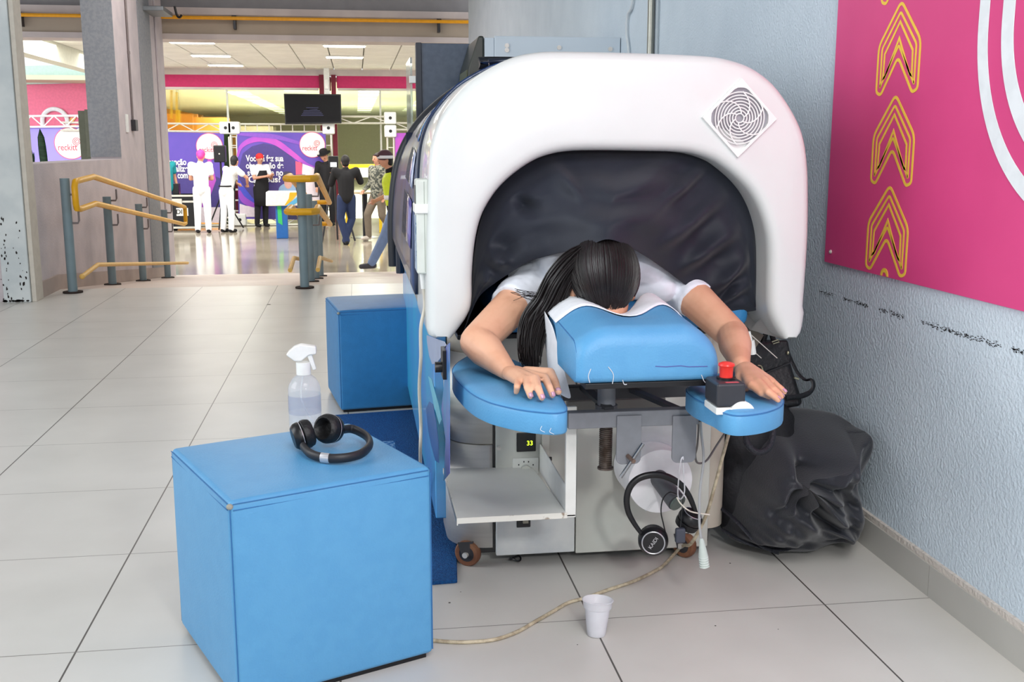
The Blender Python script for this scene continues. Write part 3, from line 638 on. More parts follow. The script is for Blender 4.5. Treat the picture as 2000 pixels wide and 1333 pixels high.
# ---------------- background people ----------------
skb=mat('background_skin',(206,150,124),.6); whc=mat('white_cloth',(238,240,244),.8,ns=8); blc=mat('black_cloth',(24,24,28),.85,ns=8)
jean=mat('dark_denim',(34,48,84),.8,ns=14); ljean=mat('light_denim',(126,150,190),.8,ns=14); hairm=mat('black_hair_plain',(24,20,20),.6)
def person(label,pos,hgt,rot,J=None,top=None,bottom=None,hat=None,hatkind=None,apron=None,hair=hairm,shoe=blc,vest=None,sleeve=.55,lean=0,face=True):
    """body posed from joints, local frame: facing -Y, metres at height 1.7"""
    T=thing('person',pos,label,'person'); k=hgt/1.7; R=Matrix.Rotation(rot,3,'Z')
    j=dict(hip=(0,0,.92),chest=(0,.0,1.28),neck=(0,0,1.45),head=(0,-.02,1.59),
      sl=(-.18,0,1.40),el=(-.24,.02,1.13),hl=(-.24,-.06,.88),sr=(.18,0,1.40),er=(.24,.02,1.13),hr=(.24,-.06,.88),
      kl=(-.10,-.02,.50),fl=(-.11,.03,.08),kr=(.10,-.02,.50),fr=(.11,.03,.08))
    if J: j.update(J)
    g=lambda n:V(pos)+R@(V(j[n])*k)
    g2=lambda p:V(pos)+R@(V(p)*k)
    q=lambda *a:[g(n) for n in a]
    sc=lambda *a:[x*k for x in a]
    up=(g('head')-g('neck')).normalized()
    m=MB(); hp=V(j['hip'])
    m.limb([g2(hp+V((0,0,.02))),g('chest')],sc(.13,.14)).limb(q('sl','chest','sr'),sc(.06,.12,.06)).limb(q('chest','neck','head'),sc(.09,.05,.06))
    m.sph(g('head'),sc(.076,.092,.112),rot=R)
    m.sph(g2(V(j['head'])+V((0,-.098,-.015))),sc(.013,.018,.02),rot=R)
    for s in(-1,1): m.sph(g2(V(j['head'])+V((s*.077,.01,-.01))),sc(.012,.02,.03),rot=R)
    for a,b,c,s in (('sl','el','hl',-1),('sr','er','hr',1)):
        m.limb(q(a,b,c),sc(.05,.038,.027))
        d=(g(c)-g(b)).normalized(); pc=g(c)+d*.05*k; m.sph(pc,sc(.035,.035,.045))
        sd=d.cross(V((0,0,1))); sd=sd.normalized() if sd.length>.1 else V((1,0,0))
        for f in range(4): m.limb([pc+sd*(f-1.5)*.018*k,pc+sd*(f-1.5)*.024*k+d*(.08-.006*abs(f-1.4))*k],sc(.010,.008),8)
        m.limb([pc-sd*.02*k,pc-sd*.05*k+d*.03*k],sc(.011,.009),8)
    for a,b,s in (('kl','fl',-1),('kr','fr',1)):
        m.limb([g2(hp+V((s*.09,0,0))),g(a),g(b)],sc(.085,.06,.04))
    make('body',m,skb,T,remesh=.012,sm=1)
    c=MB(); c.limb([g2(hp+V((0,0,.0))),g('chest')],sc(.15,.16)).limb(q('sl','chest','sr'),sc(.08,.13,.08)).limb([g('chest'),g('neck')],sc(.11,.062))
    for a,b,cc in (('sl','el','hl'),('sr','er','hr')):
        if sleeve<=1: c.limb([g(a),g(a).lerp(g(b),sleeve)],sc(.075,.066))
        else: c.limb([g(a),g(b),g(b).lerp(g(cc),.9)],sc(.075,.058,.042))
    make('shirt',c,top,T,remesh=.014,sm=2)
    t=MB(); t.limb([g2(hp+V((0,0,.06))),g2(hp)],sc(.14,.145))
    for a,b,s in (('kl','fl',-1),('kr','fr',1)): t.limb([g2(hp+V((s*.08,0,-.02))),g(a),g(b)],sc(.105,.078,.062))
    make('trousers',t,bottom,T,remesh=.014,sm=2)
    for b,s in (('fl',-1),('fr',1)):
        f=V(j[b]); make('shoe',MB().limb([g2(f+V((0,.03,-.035))),g2(f+V((0,-.15,-.045)))],sc(.045,.038)),shoe,T,remesh=.012,sm=2)
    if hair:
        h=MB().sph(g2(V(j['head'])+V((0,.02,.022))),sc(.086,.096,.108),rot=R); h.sph(g2(V(j['head'])+V((0,.05,-.04))),sc(.07,.06,.06),rot=R); make('hair',h,hair,T,remesh=.012,sm=1)
    if hat:
        h=MB()
        if hatkind=='cap': h.sph(g2(V(j['head'])+V((0,.012,.045))),sc(.094,.11,.092),rot=R).limb([g2(V(j['head'])+V((0,.07,-.0)))],sc(.07,))
        elif hatkind=='bowler':
            c0=g2(V(j['head'])+V((0,.0,.06))); h.lathe([(.0,.11),(.05,.105),(.085,.08),(.095,.03),(.096,0),(.15,-.01),(.155,.0),(.15,.006)],c0,up,n=24)
        elif hatkind=='worker':
            c0=g2(V(j['head'])+V((0,.0,.05))); h.sph(c0,sc(.1,.115,.09),rot=R).sph(g2(V(j['head'])+V((0,-.11,.06))),sc(.07,.07,.012),rot=R)
        make('cap',h,hat,T,remesh=0 if hatkind=='bowler' else .012,sm=0 if hatkind=='bowler' else 2)
        if hatkind=='worker':
            c0=g2(V(j['head'])+V((0,0,.035))); make('cap_band',MB().lathe([(.103,-.02),(.106,0),(.103,.02)],c0,(0,0,1)),whc,T,solid=.006)
    if apron:
        a=MB(); rows=[]
        for z,wd in ((1.33,.08),(1.2,.13),(1.02,.19),(.9,.22),(.7,.24),(.5,.25)):
            row=[]
            for i in range(9):
                t_=(i-4)/4*wd/.25; an=t_*1.5; rr_=.175 if z>.7 else .165
                row.append(g2((hp.x+rr_*math.sin(an)*1.1+(V(j['chest']).x-hp.x)*max(0,(z-.92)/.36),-rr_*math.cos(an)+.0,z)))
            rows.append(row)
        make('apron',MB().grid(rows),apron,T,solid=.012)
        make('apron_belt',MB().lathe([(.158*k,-.015),(.16*k,.015)],g2(hp+V((0,0,.10))),(0,0,1)),apron,T,solid=.006)
    if vest:
        v_=MB().limb([g2(hp+V((0,0,.08))),g('chest')],sc(.165,.172)).limb([g('sl').lerp(g('chest'),.3),g('chest'),g('sr').lerp(g('chest'),.3)],sc(.09,.14,.09))
        make('safety_vest',v_,vest,T,remesh=.014,sm=2)
        make('vest_stripe',MB().lathe([(.176*k,-.03),(.18*k,.0),(.176*k,.03)],g2(hp+V((0,0,.15))),(0,0,1)),whc,T,solid=.01)
    if face:
        e=MB()
        for s in(-1,1): e.sph(g2(V(j['head'])+V((s*.03,-.082,.008))),sc(.011,.01,.007),8,6,rot=R)
        e.sph(g2(V(j['head'])+V((0,-.086,-.05))),sc(.022,.008,.006),8,6,rot=R)
        make('face_features',e,mat('face_dark_features',(90,50,44),.5),T)
    return T
hz=-.6
def FX(u,v): p=F(u,v,hz); return (p.x,p.y,hz)
person('woman in white uniform and magenta head scarf seen from behind, arms folded',FX(398,455),1.62,math.pi,
  J=dict(el=(-.22,-.06,1.12),hl=(.05,-.22,1.12),er=(.22,-.06,1.12),hr=(-.05,-.22,1.14),head=(-.02,-.02,1.59)),top=whc,bottom=whc,hat=mat('magenta_scarf',(238,62,150),.7),hatkind='cap',hair=None,face=False)
person('woman in white uniform with black hair and black apron leaning right, seen from behind',FX(446,454),1.54,math.pi-.55,
  J=dict(chest=(-.06,-.08,1.27),neck=(-.12,-.12,1.42),head=(-.15,-.15,1.56),sl=(-.28,-.02,1.38),sr=(.08,-.12,1.38),el=(-.42,-.2,1.2),hl=(-.30,-.36,1.05),er=(.12,-.3,1.15),hr=(.0,-.42,1.05)),
  top=whc,bottom=whc,apron=blc,face=False)
person('smiling woman with red cap, white shirt and long black apron reaching right',FX(512,443),1.53,.55,
  J=dict(sl=(-.17,.02,1.39),el=(-.20,-.1,1.15),hl=(-.02,-.36,1.2),er=(.22,-.12,1.14),hr=(.12,-.38,1.22),head=(.0,-.03,1.60)),
  top=whc,bottom=blc,apron=blc,hat=mat('red_cap',(222,46,48),.7),hatkind='cap',hair=None)
person('man in black clothes and black bowler hat facing the camera beside the cameraman',FX(641,440.5),1.60,.15,
  J=dict(head=(-.05,-.03,1.59),er=(.25,-.1,1.16),hr=(.12,-.28,1.2)),top=blc,bottom=blc,hat=blc,hatkind='bowler',sleeve=2,shoe=blc)
person('cameraman in black shirt and dark jeans seen from behind with a tripod camera',FX(679,478),1.55,math.pi+.1,
  J=dict(sl=(-.2,0,1.41),sr=(.2,0,1.41),el=(-.3,-.12,1.18),hl=(-.12,-.34,1.38),er=(.28,-.12,1.14),hr=(.16,-.34,1.34),kl=(-.10,-.04,.5),fl=(.05,.02,.08),kr=(.12,.0,.5),fr=(.02,.08,.08)),top=blc,bottom=jean,sleeve=.9,face=False)
chk=mat('checked_shirt',(150,150,136),.8,col2=(70,74,70),ns=26,lo=.45,hi=.55,detail=1)
person('man in checked shirt and khaki trousers walking behind the vest worker',FX(741,470),1.58,-.9,
  J=dict(el=(-.22,.0,1.13),hl=(-.2,-.2,.98),kl=(-.10,-.2,.52),fl=(-.11,-.18,.10),kr=(.10,.0,.50),fr=(.11,.30,.12)),top=chk,bottom=mat('khaki_cloth',(122,110,96),.8),sleeve=2,shoe=mat('pale_shoe',(216,206,196),.6))
wy=14.6; wp=A(768,0,wy); wz=rail_z(wy)
person('worker in cap, yellow safety vest and jeans striding left beside the massage machine',(wp.x,wy,wz),1.64,-1.35,
  J=dict(hip=(0,.0,.9),chest=(0,-.04,1.26),neck=(0,-.1,1.43),head=(0,-.16,1.57),el=(-.2,.02,1.12),hl=(-.18,-.26,1.0),er=(.2,.06,1.12),hr=(.22,.2,.95),kl=(-.1,-.16,.5),fl=(-.1,-.36,.13),kr=(.1,.1,.52),fr=(.1,.34,.25)),
  top=blc,bottom=ljean,vest=mat('hi_vis_yellow',(214,236,50),.6),hat=mat('cap_maroon',(80,50,60),.7),hatkind='worker',sleeve=.5,shoe=mat('grey_shoe',(78,78,86),.7))
person('person in teal shirt half hidden by the left wall edge',FX(330,450),1.62,.8,top=mat('teal_cloth',(30,150,160),.8),bottom=jean)
pp=A(0,0,1)
T=thing('tripod_camera',(-.2,19.6,hz),'video camera on a tripod in front of the cameraman','camera')
tc=A(652,316,19.7)
make('camera_body',MB().box(tc.x-.09,tc.x+.08,19.6,19.8,tc.z-.08,tc.z+.10).cyl((tc.x,19.8,tc.z),(tc.x,19.95,tc.z),.05),black,T,bevel=.01)
make('monitor',MB().box(tc.x-.06,tc.x+.05,19.56,19.59,tc.z-.09,tc.z-.01),mat('bright_monitor',(210,220,225),.4,emit=.8),T)
for k,(dx,dy) in enumerate(((-.25,-.1),(.34,.0),(.02,.35))): make('leg',MB().cyl((tc.x,19.7,tc.z-.1),(tc.x+dx,19.7+dy,hz+.01),.018,n=8),dgrey,T)
# ---------------- massage machine ----------------
YF=2.62
outer=[(850,665),(836,655),(834,600),(834,500),(836,400),(838,330),(845,275),(862,228),(890,188),(925,153),(965,128),(1010,108),(1060,99),(1120,98),(1250,101),(1370,106),(1420,112),(1470,128),(1515,160),(1552,210),(1576,262),(1585,320),(1587,380),(1586,460),(1582,530),(1577,596),(1577,602),(1579,612),(1572,650),(1560,664)]
inner=[(1534,665),(1526,655),(1505,610),(1503,560),(1504,500),(1500,455),(1487,410),(1468,375),(1440,345),(1405,318),(1370,304),(1330,297),(1250,295),(1180,294),(1120,295),(1080,301),(1045,314),(1010,337),(980,364),(957,395),(940,430),(929,480),(924,540),(921,606),(890,655),(880,665)]
def smoothline(P): return [(p.x,p.y) for p in catmull([V((u,v,0)) for u,v in P],3)]
so=smoothline(outer); si=smoothline(inner)
def resamp(P,n):
    P=[V((a,b,0)) for a,b in P]; d=[0]
    for a,b in zip(P,P[1:]): d.append(d[-1]+(b-a).length)
    out=[]; k=0
    for i in range(n):
        t=d[-1]*i/(n-1)
        while k<len(d)-2 and d[k+1]<t: k+=1
        f=(t-d[k])/max(1e-9,d[k+1]-d[k]); p=P[k].lerp(P[k+1],f); out.append((p.x,p.y))
    return out
NS=120
oo=[(lambda q:(q.x,q.z))(A(u,v,YF)) for u,v in resamp(so,NS)]
ii=[(lambda q:(q.x,q.z))(A(u,v,YF)) for u,v in resamp(si[::-1],NS)]
def off_open(P,d):
    out=[]; D=d
    for i,p in enumerate(P):
        if len(P)==NS: d=D*min(1,math.hypot(oo[i][0]-ii[i][0],oo[i][1]-ii[i][1])*.33/.03)
        a=P[max(i-1,0)]; b=P[min(i+1,len(P)-1)]; tx,tz=b[0]-a[0],b[1]-a[1]; l=math.hypot(tx,tz) or 1
        out.append((p[0]+tz/l*d,p[1]-tx/l*d))
    return out
M0=thing('massage_machine',(.65,3.3,0),'large white arched massage tunnel machine on casters with blue side panels','massage machine')
prof=[(3.06,0),(2.85,0),(2.665,0),(2.648,.0015),(2.636,.006),(2.627,.014),(2.622,.025)]
layers=[(y,off_open(oo,d)) for y,d in prof]+[(y,off_open(ii,-d)) for y,d in [(2.620,.03),(2.622,.018),(2.628,.009),(2.637,.003),(2.65,0),(2.85,0),(3.06,0)]]
rows=[]
for k in range(NS):
    rows.append([(L[k][0],y,L[k][1]) for y,L in layers])
mb=MB().grid(rows,wrap=True); kk=len(rows[0]); mb.add(rows[0],[tuple(range(kk))]); mb.add(rows[-1],[tuple(range(kk))])
shell=make('arch_shell',mb,shellm,M0,weld=True,ang=50)
# lip at lower right
p=A(1572,607,YF); 0 and make('arch_foot_lip',MB().box(p.x-.05,p.x+.012,2.63,3.05,A(0,650,YF).z,p.z),shellm,M0,bevel=.008)
# canopy behind
archo=[(lambda q:(q.x,q.z))(A(u,v,YF)) for u,v in so]
archo=[p for p in archo if p[1]>.72]
cx0,cz0=.65,.72
def arc_at(y,k,zt,ex=0):
    return [((p[0]-cx0)*(1+ex)+cx0,y,cz0+(p[1]-cz0)*zt) for p in archo]
def dark_canopy():
    m=mat('dark_blue_gloss_canopy',(24,60,112),.3,coat=.25,col2=(18,34,62),ns=4); return m
rimpx=[(770,520),(768,450),(769,405),(773,360),(780,322),(790,292),(803,267),(822,240),(846,215),(880,187),(925,158),(975,134),(1025,124)]
rl=[A(u,v,4.9) for u,v in rimpx]; rl=[(p.x,p.z) for p in rl]; rl=rl+[(1.32-x,z) for x,z in rl[::-1]]
rl=[(p.x,p.y) for p in catmull([V((x,z,0)) for x,z in rl],5)]
up_rl=[p for p in rl if p[1]>.70]; rs=resamp(up_rl,60); fs_=resamp([p for p in off_open(oo,-.004) if p[1]>.72],60)
def loft(t,ins=0): 
    k=t**.8; return [(a[0]*(1-k)+b[0]*k,3.0+1.88*t,a[1]*(1-k)+b[1]*k) for a,b in zip(fs_,rs)]
mb=MB().grid([loft(t/6) for t in range(7)])
make('canopy',mb,dark_canopy(),M0,solid=.010)
make('canopy_rim',MB().tube([(x,4.9,z) for x,z in rl],.026,n=10),mat('black_rubber_rim',(28,32,40),.45),M0)
make('canopy_rim',MB().tube([(x+(.02 if x<.66 else -.02),4.72,z-.012) for x,z in rl],.018,n=8),mat('navy_rubber_rim',(24,34,52),.4),M0)
# graphic decal on canopy left: strips of colour
for (a,b,t0,t1,m_) in ((3,7,.1,.42,mat('canopy_print_purple',(104,92,170),.2,coat=1,col2=(60,60,120),ns=12)),(8,11,.12,.45,mat('canopy_print_white',(206,214,230),.2,coat=1,col2=(70,90,150),ns=16,lo=.45,hi=.55)),(12,15,.12,.5,mat('canopy_print_blue',(60,130,190),.2,coat=1,col2=(30,60,120),ns=12)),(16,19,.12,.5,mat('canopy_print_lime',(214,222,140),.2,coat=1,col2=(40,80,140),ns=26,lo=.45,hi=.55))):
    rows=[[V(p)+V((-.008,0,.004)) for p in loft(t)[a:b+1]] for t in (t0,(t0+t1)/2,t1)]
    make('canopy_print',MB().grid(rows),m_,M0,solid=.001)
make('canopy_rail',MB().box(.163,.195,3.05,4.95,.70,.745),mat('rail_aluminium',(150,156,160),.35,metal=.7),M0,bevel=.005)
make('canopy_rail_upper',MB().box(.172,.200,3.05,4.85,.748,.80),mat('rail_slate',(92,104,120),.4),M0,bevel=.005)
# fan grille
fc=A(1443,231,YF); fan=MB(); s=.069; Y0=YF
Rf=Matrix.Rotation(math.radians(46),3,'Y')
def fr(x,z,y): return fc+Rf@V((x,0,z))+V((0,y,0))
sq=[(-s,-s),(s,-s),(s,s),(-s,s)]
o1=[]; 
for i in range(4):
    a=sq[i]; o1.append(a)
mb=MB()
outer_sq=round2(sq,.006,3)
ci=[]
N=len(outer_sq)*3
import itertools
# frame: square with big octagonal-round opening, built as ring
ang=[2*math.pi*k/48 for k in range(48)]
def sqr(a,h):
    c,s_=math.cos(a),math.sin(a); k=h/max(abs(c),abs(s_)); return (c*k,s_*k)
def ocr(a):
    x,z=sqr(a,s*.90); r=math.hypot(x,z); r=min(r,s*1.08); return (math.cos(a)*r,math.sin(a)*r)
rows=[[fr(*sqr(a,s),.003) for a in ang],[fr(*sqr(a,s),-.007) for a in ang],[fr(*sqr(a,s*.99),-.009) for a in ang],[fr(*ocr(a),-.009) for a in ang],[fr(*ocr(a),.003) for a in ang]]
fo=make('fan_grille',MB().grid(rows,wrap=True),white,M0,ang=30)
gm=MB()
for r in (.011,.0185,.026,.0335,.041,.0485,.056,.0635):
    gm.tube([fr(r*math.cos(a),r*math.sin(a),-.006) for a in ang],.0017,n=6,closed=True)
for k in range(6):
    pts=[]
    for i in range(20):
        t=i/19; r=.011+t*.054; a=k*math.pi/3+t*1.25; pts.append(fr(r*math.cos(a),r*math.sin(a),-.0075))
    gm.tube(pts,.0018,n=6)
make('grille_rings',gm,white,fo)
make('fan_recess',MB().prism([fr(*ocr(a),.0005) for a in ang],(0,.001,0)),mat('recess_grey',(158,156,164),.7),fo)
# base body
bx0,bx1,by0,by1=.235,1.02,2.78,4.85
def rr_outline(x0,x1,y0,y1,rl,rr2,z,n=8):
    P=[]
    for k in range(n+1):
        a=math.pi+ (math.pi/2)*k/n; P.append((x0+rl+rl*math.cos(a),y0+rl+rl*math.sin(a),z))
    for k in range(n+1):
        a=1.5*math.pi+(math.pi/2)*k/n; P.append((x1-rr2+rr2*math.cos(a),y0+rr2+rr2*math.sin(a),z))
    P+=[(x1,y1,z),(x0,y1,z)]; return P
make('base_cabinet',MB().prism(rr_outline(bx0,bx1,by0,by1,.10,.06,.075),(0,0,.575)),mat('warm_beige_metal',(196,188,174),.4,col2=(186,178,164),ns=4),M0,ang=25)
# stainless corner wrap
def wrap(z0,z1,off):
    rows=[]
    for z in (z0,z1):
        P=[(bx0-off,by0+.22,z)]
        for k in range(11):
            a=math.pi+(math.pi/2)*k/10; P.append((bx0+.10+(.10+off)*math.cos(a),by0+.10+(.10+off)*math.sin(a),z))
        P.append((.345,by0-off,z)); rows.append(P)
    return MB().grid(rows)
make('steel_corner',wrap(.055,.348,.006),steel,M0,solid=.004)
make('steel_corner',wrap(.352,.60,.009),steel,M0,solid=.004)
make('front_panel_gap',MB().box(.346,.352,by0-.006,by0,.05,.62),black,M0)
# control panel + centre panel
pan=make('control_panel',MB().box(.353,.572,by0-.016,by0+.001,.10,.60),beige,M0,bevel=.003)
make('lower_panel',MB().box(.353,.572,by0-.022,by0+.001,.035,.135),mat('lower_panel_white',(206,208,206),.45,col2=(186,190,192),ns=8),M0,bevel=.003)
make('centre_panel',MB().box(.575,.955,by0-.022,by0+.001,.03,.60),beige,M0,bevel=.003)
make('under_frame',MB().box(.30,.97,by0+.02,by1,.03,.074),black,M0)
def Bp(u,v): return A(u,v,by0-.018)
d0,d1=Bp(1009,846),Bp(1046,881)
disp=make('timer_display',MB().box(d0.x,d1.x,by0-.024,by0-.0165,d1.z,d0.z),black,M0,bevel=.002)
c=Bp(1034,865); text('display_digits','33',.018,V((c.x,by0-.0255,c.z)),(1,0,0),(0,0,1),mat('lcd_green_yellow',(190,230,40),.5,emit=2.5),disp,bold=.0)
p=Bp(974,876); make('panel_screw',MB().cyl((p.x,by0-.021,p.z),(p.x,by0-.016,p.z),.006,n=14).cyl((p.x,by0-.023,p.z),(p.x,by0-.021,p.z),.003,n=6),steel,M0)
p0,p1=Bp(1001,896),Bp(1052,925)
dial=make('thermostat_plate',MB().box(p0.x,p1.x,by0-.020,by0-.0165,p1.z,p0.z),mat('plate_pale',(214,216,210),.5),M0,bevel=.002)
p=Bp(1026,917); make('dial_knob',MB().cyl((p.x,by0-.034,p.z),(p.x,by0-.0205,p.z),.014,n=20),beige,dial)
tm=MB()
for u,v in ((1013,908),(1023,902),(1032,902),(1041,908)):
    q=Bp(u,v); tm.box(q.x-.0015,q.x+.0015,by0-.0208,by0-.0202,q.z-.002,q.z+.002)
make('dial_marks',tm,black,dial,smooth=False)
make('panel_bracket',MB().box(Bp(1062,0).x,Bp(1078,0).x,by0-.03,by0-.0165,Bp(0,1003).z+.05,Bp(0,838).z),mat('bracket_beige',(206,204,194),.5),M0,bevel=.002)
p=Bp(1069,894); make('panel_latch',MB().box(p.x-.013,p.x+.01,by0-.036,by0-.0305,p.z-.006,p.z+.006),black,M0,bevel=.002)
p=Bp(1022,1021); sk=make('power_socket',MB().box(p.x-.019,p.x+.019,by0-.026,by0-.0165,p.z-.012,p.z+.014),black,M0,bevel=.002)
make('socket_lever',MB().box(p.x-.003,p.x+.012,by0-.034,by0-.0265,p.z+.002,p.z+.010),mat('brass_grey',(150,146,130),.4),sk,bevel=.001)
# vertical bracket + shelf plate
sy=2.46
sh=[F(865,915,.285),F(892,1013,.285),F(1108,1002,.285),F(1040,912,.285)]
shx0,shx1=sh[1].x,sh[2].x
mb=MB().prism([tuple(p) for p in sh],(0,0,-.006))
make('shelf_plate',mb,mat('shelf_grey_paint',(216,216,210),.4,col2=(204,204,200),ns=3),M0,bevel=.003)
make('shelf_lip',MB().prism([sh[1],sh[2],sh[2]+V((0,0,-.014)),sh[1]+V((0,0,-.014))],(0,.003,0)).prism([sh[0],sh[1],sh[1]+V((0,0,-.018)),sh[0]+V((0,0,-.012))],(.003,0,0)),mat('worn_white_edge',(214,212,204),.5,col2=(130,110,90),ns=40,lo=.3,hi=.4),M0)
yb_=sh[2].y+.005
make('shelf_upright',MB().box(sh[2].x-.004,sh[2].x+.022,yb_,yb_+.012,.272,A(0,834,yb_).z).box(sh[2].x-.004,sh[2].x+.0,yb_+.012,by0-.02,.272,.35).box(sh[1].x+.02,sh[2].x+.022,yb_,yb_+.012,.270,.279),mat('upright_white',(222,222,218),.45),M0,bevel=.002)
# side panel with printed graphics
side=make('side_panel',MB().prism([(.198,2.90,.10),(.198,2.90,.66),(.198,4.9,.66),(.198,4.9,.10)],(.035,0,0)),mat('side_blue_print',(70,186,226),.3,coat=.4,col2=(92,150,222),ns=2.2,lo=.35,hi=.65),M0,bevel=.004)
def sidep(pix,m,nm='side_print',off=.0012):
    P=[W(u,v,.198-off) for u,v in pix]; make(nm,MB().prism(P,(.001,0,0)),m,side,smooth=False)
sidep([(833,655),(868,668),(872,676),(860,700),(852,710),(844,712),(838,695),(834,670)],mat('lilac_print',(168,178,204),.3))
sidep([(866,680),(878,670),(878,925),(866,940),(870,860),(862,800),(868,740)],mat('violet_edge_print',(86,96,176),.3,col2=(40,140,190),ns=6))
sidep([(832,800),(838,785),(845,790),(851,820),(856,860),(857,905),(850,900),(842,870),(836,840)],mat('navy_oval_print',(36,92,158),.3),off=.0016)
sidep([(836,735),(842,740),(856,790),(862,820),(858,830),(848,795)],mat('aqua_print',(100,190,214),.3),off=.0018)
p=W(871,709,.198)
lt=make('door_latch',MB().box(.188,.198,p.y-.03,p.y+.03,p.z-.035,p.z+.035),black,M0,bevel=.002)
make('latch_knob',MB().cyl((.172,p.y,p.z-.01),(.189,p.y,p.z-.01),.013,n=14),black,lt)
# casters
for (u,v,nm) in ((915,1107,0),(1338,1090,1)):
    c=F(u,v,0); c.z=.036; c.y+=.01
    rub=mat('brown_caster_tyre',(132,92,66),.6,col2=(110,70,50),ns=20)
    cs=make('caster',MB().lathe([(.022,-.012),(.033,-.012),(.037,-.006),(.037,.006),(.033,.012),(.022,.012)],c,(.55,1,0) if not nm else (.8,.6,0),closed=True),rub,M0)
    ax=V((.55,1,0)).normalized() if not nm else V((.8,.6,0)).normalized()
    make('hub',MB().cyl(c-ax*.012,c+ax*.012,.022),dgrey,cs); make('axle_bolt',MB().cyl(c-ax*.024,c-ax*.010,.008,n=12),steel,cs)
    make('fork',MB().prism([c-ax*.018+V((-.010,0,-.006)),c-ax*.018+V((.010,0,-.006)),c-ax*.018+V((.022,0,.037)),c-ax*.018+V((-.022,0,.037))],ax*.004),dgrey,cs,bevel=.001)
# mattress, inner
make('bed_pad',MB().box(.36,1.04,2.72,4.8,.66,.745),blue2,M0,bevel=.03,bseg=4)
make('bed_base',MB().box(.25,1.0,2.74,4.8,.645,.659),black,M0,bevel=.003)
mb=MB().box(.31,.95,2.76,2.777,.56,.655); make('bed_front_panel',mb,beige,M0,bevel=.003)
make('tunnel_liner',MB().grid([[(.24,y,.66),(.22,y,.95),(.35,y,1.12),(.65,y,1.2),(.95,y,1.12),(1.09,y,.95),(1.07,y,.66)] for y in (2.95,4.8)]),mat('liner_navy',(20,30,56),.7),M0,solid=.005)
make('tunnel_back',MB().box(.22,1.1,4.80,4.82,.66,1.2),mat('liner_navy',(20,30,56),.7),M0)
# right bracket plate under arch
q=[(1449,612,2.84),(1456,636,2.84),(1466,645,2.80),(1530,663,2.66),(1500,610,2.68),(1483,620,2.80),(1457,605,2.86)]
make('arch_bracket_plate',MB().prism([A(*a) for a in q],(0,.004,0)),mat('grey_plate',(190,188,186),.4),M0)
make('bracket_block',MB().prism([A(1463,640,2.84),A(1492,655,2.84),A(1476,680,2.84),A(1455,672,2.84)],(0,.05,0)),mat('olive_block',(112,104,92),.6),M0)
cc=make('clamp_connector',MB().cyl(A(1467,665,2.7),A(1471,692,2.7),.009,n=12).cyl(A(1463,648,2.7),A(1467,665,2.7),.004,n=10),white,M0)
make('stay_wire',MB().cyl(A(1462,650,2.7),A(1518,700,2.66),.0012,n=6).cyl(A(1470,685,2.7),A(1487,700,2.68),.0012,n=6),steel,M0)
# ---- arm pads ----
ZP=.61
def pad(name,pix,th,m,zt=ZP,bev=.012,seam=True,par=M0):
    P=catmull([F(u,v,zt) for u,v in pix],4,closed=True); 
    c=sum(P,V((0,0,0)))/len(P)
    rows=[]
    for z,k in ((zt-th,.93),(zt-th,.99),(zt-th+.004,1.0),(zt-.012,1.0),(zt-.004,.985),(zt,.94),(zt+.004,.75),(zt+.006,.35)):
        rows.append([c+V(((p.x-c.x)*k,(p.y-c.y)*k,0))+V((0,0,z-c.z)) for p in P])
    n=len(P); mb=MB().grid(rows,wrap=True); mb.add(rows[-1],[tuple(range(n))]); mb.add(rows[0],[tuple(range(n))])
    o=make(name,mb,m,par,ang=60)
    if seam: make('seam',MB().tube([c+V(((p.x-c.x)*.992,(p.y-c.y)*.992,zt-.0055-c.z)) for p in P],.0016,n=6,closed=True),seamb,o)
    return o
pl_=[(884,716),(886,730),(905,752),(925,768),(945,778),(968,786),(1018,797),(1073,803),(1098,802),(1108,797),(1104,785),(1089,762),(1070,735),(1030,712),(985,695),(930,688),(900,700)]
lpad=pad('armrest_pad',pl_,.052,blue)
# worn tears on left pad
tear=mat('torn_white_backing',(214,218,222),.8)
def fleck(pts,r,par):
    make('worn_tear',MB().tube(catmull([V(p) for p in pts],4),r,n=6,flat=.5),tear,par)
fy=FL_=F(1090,803,ZP).y
for u,v,w_,h_ in ((1064,838,10,8),(1082,842,8,6)):
    c=A(u,v,fy-.002); 
    fleck([c+V((-.006,0,.006)),c+V((-.009,0,-.002)),c+V((0,-.001,-.007))],.0012,lpad)
pr_=[(1408,812),(1425,820),(1450,818),(1490,808),(1520,797),(1532,785),(1527,770),(1500,750),(1480,735),(1450,722),(1410,718),(1370,728),(1338,745),(1334,762),(1350,785),(1380,806)]
pr_=[(1412,802),(1440,808),(1480,805),(1512,797),(1530,786),(1528,772),(1505,752),(1478,732),(1440,722),(1400,728),(1365,742),(1340,756),(1350,770),(1372,782),(1395,792)]
rpad=pad('armrest_pad',pr_,.048,blue)
make('pad_plate',MB().prism([F(u,v,.556) for u,v in ((920,800),(1090,840),(1060,790),(940,765))],(0,0,-.004)),black,M0)
# ---- headrest cushion: rounded block with dip and hole towards the body ----
hy0,hy1=2.15,2.53; hx0,hx1=.447,.758
rows=[]; NX=36
def ztop(x,y):
    t=(x-hx0)/(hx1-hx0); s=(y-hy0)/(hy1-hy0)
    base=.768+.020*min(1,max(0,s))
    dip=.048*math.exp(-((t-.50)/.15)**2)*max(0,s-.25)/.75
    lobe=.012*(math.exp(-((t-.2)/.14)**2)+math.exp(-((t-.8)/.14)**2))*s
    edge=max(0,(abs(t-.5)-.24)/.26)
    return base-dip+lobe*.7-(.034 if t<.5 else .052)*edge**2.2
NY=22
top=[];zb_=.652
ys=[hy0+(hy1-hy0)*i/NY for i in range(NY+1)]
def yfront(y,x,z): return y
rows=[]
